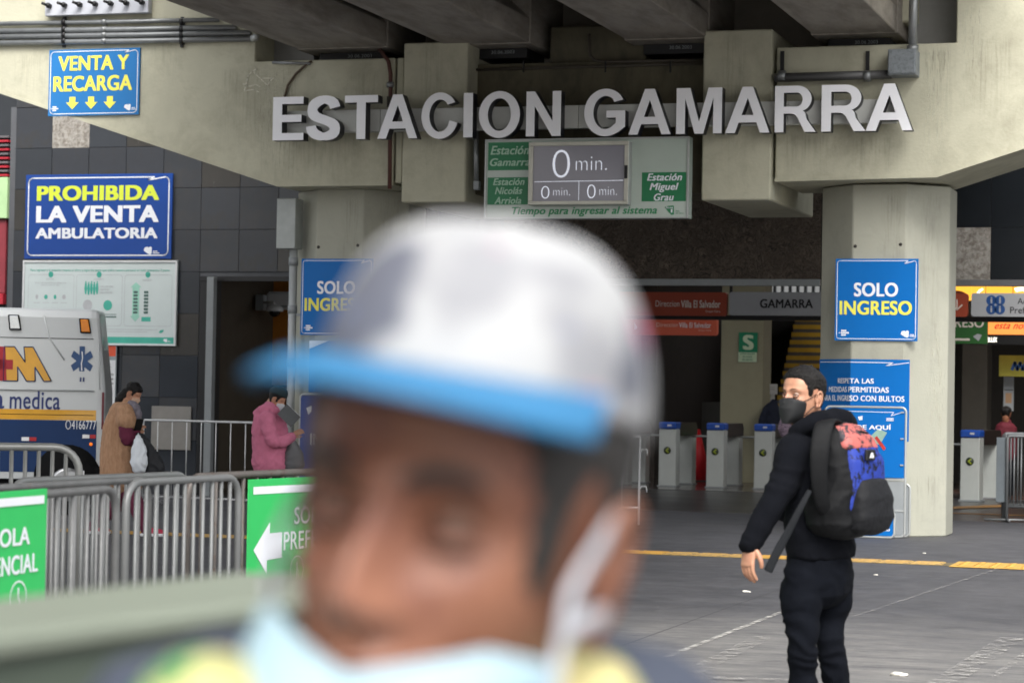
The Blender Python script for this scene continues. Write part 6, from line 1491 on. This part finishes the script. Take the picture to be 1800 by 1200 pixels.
# cone and bin behind
q = onY(1236, 828, 43.5); cn = thing('traffic_cone', 'tall red cone behind the second turnstile', 'cone', (q.x, 43.0, 0))
part('cone_body', MB().tube([(0, 0, .03), (0, 0, .95)], [.26, .05], 20), mat('cone_red', 'c4202a', .5), cn); part('cone_base', MB().box(-.28, -.28, 0, .28, .28, .03, .01), M_BLACK, cn)
q = onY(1315, 828, 43.5); bn = thing('litter_bin', 'cylindrical steel bin with a green band behind the turnstiles', 'bin', (q.x, 42.2, 0))
part('bin_body', MB().tube([(0, 0, 0), (0, 0, .75)], .17, 20), M_STEEL, bn); part('green_band', MB().tube([(-.05, 0, .5), (-.05, 0, .95)], .13, 20), M_GREEN, bn)

# ================================================================== AMBULANCE
ag = onD(186, 700, 28.6)
am = thing('ambulance', 'white ambulance with yellow and blue stripes and a yellow M logo, parked by the wall', 'ambulance', (ag.x, ag.y, 0), YAW + math.radians(7))
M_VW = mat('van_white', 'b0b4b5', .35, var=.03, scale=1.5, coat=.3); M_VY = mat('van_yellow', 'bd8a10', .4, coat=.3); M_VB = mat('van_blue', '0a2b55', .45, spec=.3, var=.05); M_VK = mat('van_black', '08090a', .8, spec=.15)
sv = 4250 / 28.6
XA = lambda px: (px - 186) / sv / 1.0
ZA = lambda py: 1.5 + (683 - py) / sv
zr = ZA(547); Lb = -5.4
# cross section in (y, z): near side at y=0, leaning in a little above the belt
sec = [(0.0, .42), (0, ZA(742)), (.012, ZA(722)), (.02, ZA(690)), (.05, ZA(600)), (.075, ZA(560)), (.14, zr - .01), (.24, zr + .02), (1.7, zr + .05), (1.86, zr), (1.94, ZA(690)), (1.96, .42)]
def body_sweep(x0, x1, sec, rear_in=.10):
    mb = MB(); st = [(x0, 0), (x1 - .10, 0), (x1 - .04, .012), (x1 - .01, .035), (x1, .075)]; V = []; n = len(sec)
    for x, inn in st:
        for (y, z) in sec:
            yy2 = y + inn if y < 1 else y - inn
            lean = -.10 * max(0, (z - ZA(690)) / (zr - ZA(690))) if x > x1 - .2 else 0
            V.append((x + lean, yy2, z - (inn * .6 if z > zr - .05 else 0)))
    F = [(i * n + k, (i + 1) * n + k, (i + 1) * n + k + 1, i * n + k + 1) for i in range(len(st) - 1) for k in range(n - 1)]
    F += [tuple(range(n)), tuple((len(st) - 1) * n + k for k in range(n - 1, -1, -1))]
    F += [((i + 1) * n, i * n, i * n + n - 1, (i + 1) * n + n - 1) for i in range(len(st) - 1)]
    return mb.add(V, F, False)
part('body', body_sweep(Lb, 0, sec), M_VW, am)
ysec = lambda z: next((a[0] + (b[0] - a[0]) * (z - a[1]) / (b[1] - a[1]) for a, b in zip(sec[:7], sec[1:8]) if a[1] <= z <= b[1]), 0.0)
def side(mb, pts, off=.004):
    return mb.add([(x, ysec(z) - off, z) for x, z in pts], [list(range(len(pts)))])
def band(name, m, x0, x1, z0, z1, off=.004, label=None, parent=None):
    mb = MB(); K = 4
    for k in range(K):
        za, zb = z0 + (z1 - z0) * k / K, z0 + (z1 - z0) * (k + 1) / K; side(mb, [(x0, za), (x1, za), (x1, zb), (x0, zb)], off)
    return part(name, mb, m, parent or am, label)
band('yellow_stripe', M_VY, Lb, -.11, ZA(740), ZA(722)); band('stripe_line', M_VK, Lb, -.14, ZA(731.5), ZA(730.5), .006)
band('blue_panel', M_VB, Lb, -.10, .50, ZA(740.5), .004); band('panel_seam', M_VK, Lb, -.16, ZA(597.6), ZA(596.4), .004)
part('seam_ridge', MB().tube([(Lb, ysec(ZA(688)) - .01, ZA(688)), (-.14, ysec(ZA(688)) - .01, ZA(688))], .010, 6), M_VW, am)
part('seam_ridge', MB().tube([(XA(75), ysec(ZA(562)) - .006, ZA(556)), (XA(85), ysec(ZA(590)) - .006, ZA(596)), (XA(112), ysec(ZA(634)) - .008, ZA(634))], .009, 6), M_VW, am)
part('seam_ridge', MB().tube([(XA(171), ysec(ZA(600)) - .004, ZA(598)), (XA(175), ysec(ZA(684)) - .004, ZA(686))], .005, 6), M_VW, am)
# M with the cross
mb = MB(); z = lambda py: ZA(py)
Mp = [(8, 673), (8, 613), (26, 613), (45, 640), (42, 613), (58, 613), (91, 672), (78, 673), (62, 648), (63, 673), (48, 673), (32, 648), (33, 673)]
bm = bmesh.new(); vs = [bm.verts.new((XA(a), ysec(z(b)) - .006, z(b))) for a, b in Mp]; bm.faces.new(vs); bmesh.ops.triangulate(bm, faces=bm.faces); part('logo_letter', MB().frombm(bm), M_VY, am)
Mo = Mp + [Mp[0]]; mb = MB()
for a, b in zip(Mo, Mo[1:]): mb.tube([(XA(a[0]), ysec(z(a[1])) - .006, z(a[1])), (XA(b[0]), ysec(z(b[1])) - .006, z(b[1]))], .007, 5)
part('logo_outline', mb, M_VB, am)
mb = MB()
for Q in ([(-14, 636), (24, 636), (24, 653), (-14, 653)], [(-5, 613), (10, 613), (14, 673), (-5, 673)]): side(mb, [(XA(a), z(b)) for a, b in Q], .010)
part('red_cross', mb, mat('van_red', '8c1420', .4), am)
mb = MB(); side(mb, [(XA(-40), z(673)), (XA(-30), z(613)), (XA(-16), z(613)), (XA(-16), z(673))], .006); part('logo_letter', mb, M_VY, am)
mb = MB(); text_into(mb, 'medica', XA(20), XA(107), z(722), z(690), ysec(z(705)) - .006, .015); text_into(mb, 'a', XA(-13), XA(11), z(722), z(697), ysec(z(705)) - .006, .015); part('lettering', mb, mat('van_navy_print', '1c2c62', .45), am)
mb = MB(); text_into(mb, 'alert', XA(-90), XA(-22), z(720), z(690), ysec(z(705)) - .006, .02); part('lettering', mb, MATS['van_navy_print'], am)
mb = MB(); text_into(mb, '4166777', XA(128), XA(170), z(755.5), z(740), -.008, .0); P_ = [(XA(122) + .028 * math.cos(t * .5236), z(748) + .05 * math.sin(t * .5236)) for t in range(13)]; stripline(mb, P_, .008, -.008); part('phone_number', mb, M_WHITEP, am)
# star of life
mb = MB(); cx, cz = XA(143), z(636)
for an in (0, 60, -60):
    a = math.radians(an); ux, uz = math.sin(a), math.cos(a); hw = .042; hl_ = .175
    pts = [(-hw, -hl_), (hw, -hl_), (hw, hl_), (-hw, hl_)]
    mb.add([(cx + (q_ * uz + r_ * ux) * .75, ysec(cz) - .006 - .001 * abs(an) / 60 - (.001 if an > 0 else 0), cz + (r_ * uz - q_ * ux)) for q_, r_ in pts], [(0, 1, 2, 3)])
part('star_of_life', mb, mat('star_blue', '26456f', .4), am)
mb = MB(); stripline(mb, [(cx, cz - .11), (cx - .006, cz - .03), (cx + .006, cz + .03), (cx, cz + .11)], .012, ysec(cz) - .011); part('star_staff', mb, M_WHITEP, am)
mb = MB(); text_into(mb, 'II', XA(140), XA(148), z(672), z(664.5), ysec(z(668)) - .006, .03); part('lettering', mb, MATS['van_navy_print'], am)
def lamp(px0, px1, py0, py1, m, lb):
    x0, x1, z0, z1 = XA(px0), XA(px1), z(py1), z(py0); yb_ = ysec((z0 + z1) / 2)
    o = part('side_lamp', MB().prism([(x0, z1), (x0 + .02, z0), (x1, z0), (x1 - .03, z1)], yb_ - .03, yb_ + .03, b=.008), M_VK, am, lb)
    part('lens', MB().prism([(x0 + .02, z1 - .012), (x0 + .035, z0 + .015), (x1 - .012, z0 + .015), (x1 - .04, z1 - .012)], yb_ - .05, yb_ - .031, b=.006), m, o)
lamp(13, 37, 557, 584, mat('chrome_lens', 'd5dadd', .12, .8), 'clear side lamp'); lamp(136, 158, 561, 587, mat('amber_lens', 'd27a18', .15), 'amber side lamp')
for px, m, w in ((42, M_WHITEP, 13), (55.5, mat('red_reflector', 'a01822', .3), 12), (147, M_WHITEP, 12), (160, MATS['red_reflector'], 10)):
    zq = z(774) if px < 100 else z(768); side(mb := MB(), [(XA(px), zq - .022), (XA(px + w), zq - .022), (XA(px + w), zq + .022), (XA(px), zq + .022)], .01); part('reflector', mb, m, am)
part('marker_lamp', MB().ball((XA(162), -.01, z(781.5)), .02), mat('orange_marker', 'e0701a', .3, emit='e0701a', estr=.4), am)
wx, wz = XA(122), .36
part('wheel_arch', MB().tube([(wx, -.012, wz + .08), (wx, .25, wz + .08)], .39, 24), M_VK, am)
whl = part('wheel', MB().tube([(wx, -.03, wz), (wx, .22, wz)], .36, 28), mat('tyre', '0d0d0e', .9, spec=.15), am); part('rim', MB().tube([(wx, -.042, wz), (wx, -.02, wz)], [.16, .23], 20), mat('rim_silver', '9b9d9f', .3, .7), whl)
wx2 = -4.3; whl = part('wheel', MB().tube([(wx2, -.03, wz), (wx2, .22, wz)], .36, 28), MATS['tyre'], am); part('rim', MB().tube([(wx2, -.042, wz), (wx2, -.02, wz)], [.16, .23], 20), MATS['rim_silver'], whl)
part('underbody', MB().box(Lb, .05, .28, -.05, 1.9, .45), M_VK, am); part('rear_bumper', MB().box(-.16, -.02, .38, .10, 1.98, .58, .02), M_VK, am); part('bumper_step', MB().box(XA(142), -.05, z(838), XA(152), .0, z(828), .005), M_WHITEP, am)
part('tail_strip', MB().box(-.045, .0, ZA(755), -.02, .03, ZA(690), .004), mat('tail_red', '5e1420', .4), am)

# ================================================================== BARRIERS
def barrier(name, label, a, b, h, m, group, nb=13, r=.019, zb=.16, feet=True, hooks=False, tube_r=.10, mbar=None):
    a = Vector(a); b = Vector(b); a.z = b.z = 0; L_ = (b - a).length; an = math.atan2(b.y - a.y, b.x - a.x)
    t = thing(name, label, 'barrier', tuple((a + b) / 2), an, group); w = L_ / 2
    P = [(-w, 0, .02), (-w, 0, h - tube_r)] + [(-w + tube_r - tube_r * math.cos(q * math.pi / 12), 0, h - tube_r + tube_r * math.sin(q * math.pi / 12)) for q in range(1, 7)]
    P2 = [(-x, y, z_) for x, y, z_ in P[::-1]]
    part('frame', MB().tube(P + P2, r, 10), m, t); part('bottom_rail', MB().tube([(-w, 0, zb), (w, 0, zb)], r * .85, 8), m, t)
    bar = MB().tube([(0, 0, zb), (0, 0, h - r * .5)], r * .55, 8).mesh('bar'); bar.materials.append(mbar or m)
    for k in range(nb): link('bar', bar, None, t, (-w + L_ * (k + 1) / (nb + 1), 0, 0))
    if feet:
        for s_ in (-1, 1): part('foot', MB().tube([(s_ * w * .9, -.28, .02), (s_ * w * .9, -.05, .10), (s_ * w * .9, .05, .10), (s_ * w * .9, .28, .02)], r * .9, 8).box(s_ * w * .9 - .01, -.01, .08, s_ * w * .9 + .01, .01, zb + .01), m, t)
    if hooks:
        for zh in (h - .20, .42): part('hook', MB().tube([(w, 0, zh), (w + .03, 0, zh + .05), (w + .09, 0, zh + .05), (w + .10, 0, zh - .02)], r * .5, 6), m, t)
    return t
M_BAR = mat('galvanised_barrier', '6f7070', .5, .35, var=.18, scale=9, color2='6b5a4e', thr=(.62, .72)); M_BARW = mat('pale_barrier', '7c7e7e', .5, .35, var=.06, scale=6); M_BARR = mat('rusty_barrier', '6a6561', .55, .35, var=.2, scale=7, color2='5a3d2e', thr=(.54, .66))
M_BARWH = mat('white_railing', 'd6d8da', .4, .1, var=.04)
HB = 1.12
def top(px, py, h=HB): v = onZ(px, py, h - .0); v.z = 0; return v
g = 'crowd barriers in the left foreground'
# receding line of overlapping barriers
barrier('crowd_barrier', 'nearest grey barrier at the left edge behind the green COLA PREFERENCIAL board', top(-300, 898), top(205, 858), HB, M_BAR, g, 15, .016)
barrier('crowd_barrier', 'grey barrier behind the nearest one, its top rail running past the green board', top(-60, 861), top(262, 842), HB, M_BAR, g, 15, .015)
barrier('crowd_barrier', 'pale barrier with a rounded corner in the middle of the left row', top(222, 848), top(420, 838), HB, M_BARW, g, 11, .016)
barrier('crowd_barrier', 'brown rusty barrier carrying the green board with the white left arrow', top(330, 838), top(700, 822), HB, M_BARR, g, 16, .017)
barrier('crowd_barrier', 'grey barrier further back seen between the bars of the rusty one', top(20, 846, 1.08), top(330, 833, 1.08), 1.08, M_BARW, g, 15, .017)
lt = onZ(205, 893, .95); 
barrier('low_barrier', 'grey rounded barrier standing in front of the ambulance wheel', top(-150, 783), top(140, 786), HB, mat('warm_barrier', '9a9b98', .45, .4, var=.1), None, 11, .026, tube_r=.16)
wr_ = barrier('white_railing', 'thin white railing across the doorway between the two women', onD(249, 900, 31.2), onD(535, 900, 30.2), 1.08 + .02, M_BARWH, None, 10, .014, zb=.12, tube_r=.03, mbar=M_BARWH)
a = onZ(905, 925, 0); b = onZ(1122, 925, 0)
barrier('hooked_barrier', 'slim pale barrier with two hooks just right of the blurred man', a, b, 1.05, M_BARWH, None, 6, .014, zb=.22, feet=False, hooks=True, tube_r=.03)
# right hand barriers
g2 = 'steel barriers at the right edge'
a = onZ(1769, 917, 0); b = a + Vector((2.0, .35, 0)); t1 = barrier('steel_barrier', 'steel barrier at the right edge nearest the camera', a, b, 1.1, M_GALV, g2, 22, .022, zb=.2, feet=False, tube_r=.04)
part('foot', MB().tube([(-1.0, -.3, .03), (-1.0, .3, .03)], .018, 6).tube([(-1.3, 0, .03), (-.7, 0, .03)], .016, 6), M_GALV, t1)
a2 = a + Vector((-.10, .5, 0)); t2 = barrier('steel_barrier', 'steel barrier at the right edge, second from the camera', a2, a2 + Vector((2.0, 1.1, 0)), 1.12, M_GALV, g2, 22, .022, zb=.2, feet=False, tube_r=.04)
a3 = a + Vector((-.08, 1.2, 0)); t3 = barrier('steel_barrier', 'steel barrier running away from the camera at the right edge', a + Vector((-.03, .08, 0)), a + Vector((-.25, 2.1, 0)), 1.1, M_GALV, g2, 10, .022, zb=.2, feet=False, tube_r=.04)
part('infill_plate', MB().box(-1.15, .02, .25, -1.03, .04, 1.08, .003), mat('plate_bluegrey', '6f777c', .4, .4), t1)

# green boards hung on the barriers (slightly nearer the camera than their rail)
M_GB = mat('bright_green_board', '30bd60', .45, var=.04)
def hung(px0, px1, pyt, hgt, a, b, label, h=HB):
    """board on the rail line a-b between picture columns px0 and px1"""
    d = (b - a).normalized(); n = Vector((d.y, -d.x, 0)).normalized()
    def hit(px):
        r = ray(px, 900); # intersect vertical plane through a along d
        k = (n.dot(a) - n.dot(CO)) / n.dot(r); q = CO + r * k; return Vector((q.x, q.y, 0))
    A_, B_ = hit(px0), hit(px1); w = (B_ - A_).length; ang = math.atan2((B_ - A_).y, (B_ - A_).x)
    s = Sign('green_board', label, tuple((A_ + B_) / 2 + n * .03 * (1 if n.y < 0 or n.dot(CO - a) > 0 else -1)), w, hgt, M_GB, .006, rz=ang, group='green queue boards hung on the barriers')
    r_ = ray((px0 + px1) / 2, pyt); c_ = s.root.location; D_ = (Vector((c_.x, c_.y, 0)) - Vector((0, 0, 0))).length / Vector((r_.x, r_.y, 0)).length
    s.root.location.z = (CO + r_ * D_).z - hgt; return s, w
A_, B_ = top(330, 838), top(700, 822)
gb1, w = hung(424, 640, 837, .66, A_, B_, 'green board with a white left arrow reading SOLO PREFERENCIAL')
gw = w; U1 = lambda px: (px - 424) / 216.0; V1 = lambda py: (py - 837) / (.66 * 352)
gb1.rect(U1(431), .96, V1(849), V1(861), M_WHITE, dy=.003, name='white_bar')
gb1.shape([[(U1(433), V1(950)), (U1(459), V1(907)), (U1(459), V1(925)), (U1(480), V1(925)), (U1(480), V1(966)), (U1(455), V1(968)), (U1(455), V1(990))]], M_WHITE, name='arrow')
gb1.texts([('SOLO', U1(500), U1(556), V1(886), V1(914)), ('PREFERENCIAL', U1(483), U1(628), V1(925), V1(955))], M_WHITE, .01)
mb = MB(); c_ = (gb1.X(U1(506)), gb1.Z(V1(988))); rx_ = w * 11 / 216
P_ = [(c_[0] + rx_ * math.cos(t * .3927), c_[1] + .063 * math.sin(t * .3927)) for t in range(17)]; stripline(mb, P_, .005, gb1.y - .003); stripline(mb, [(c_[0], c_[1] + .03), (c_[0], c_[1] - .04)], .008, gb1.y - .003); stripline(mb, [(c_[0], c_[1] + .01), (c_[0] + .012, c_[1] - .01), (c_[0] + .012, c_[1] - .04)], .004, gb1.y - .003); part('pictogram', mb, M_WHITE, gb1.root)
A2, B2 = top(-300, 898), top(205, 858)
gb2, w = hung(-110, 66, 864, .50, A2, B2, 'green COLA PREFERENCIAL board cut by the left picture edge')
k2 = 1 / 176.0; U2 = lambda px: (px + 110) * k2; sp2 = 4250 / (onZ(0, 880, HB) - CO).dot(CF); V2 = lambda py: (py - 864) / (.5 * sp2)
gb2.rect(.04, U2(59), V2(876), V2(891), M_WHITE, dy=.003, name='white_bar')
gb2.texts([('COLA', U2(-42), U2(33), V2(931), V2(964)), ('PREFERENCIAL', U2(-105), U2(49), V2(981), V2(1016))], M_WHITE, .03)
mb = MB(); c_ = (gb2.X(U2(14)), gb2.Z(V2(1058))); P_ = [(c_[0] + w * 15 * k2 * math.cos(t * .3927), c_[1] + .055 * math.sin(t * .3927)) for t in range(17)]; stripline(mb, P_, .006, gb2.y - .003)
stripline(mb, [(c_[0], c_[1] + .03), (c_[0], c_[1]), (c_[0] + .01, c_[1] - .01), (c_[0] + .01, c_[1] - .03)], .01, gb2.y - .003); part('pictogram', mb, M_WHITE, gb2.root)
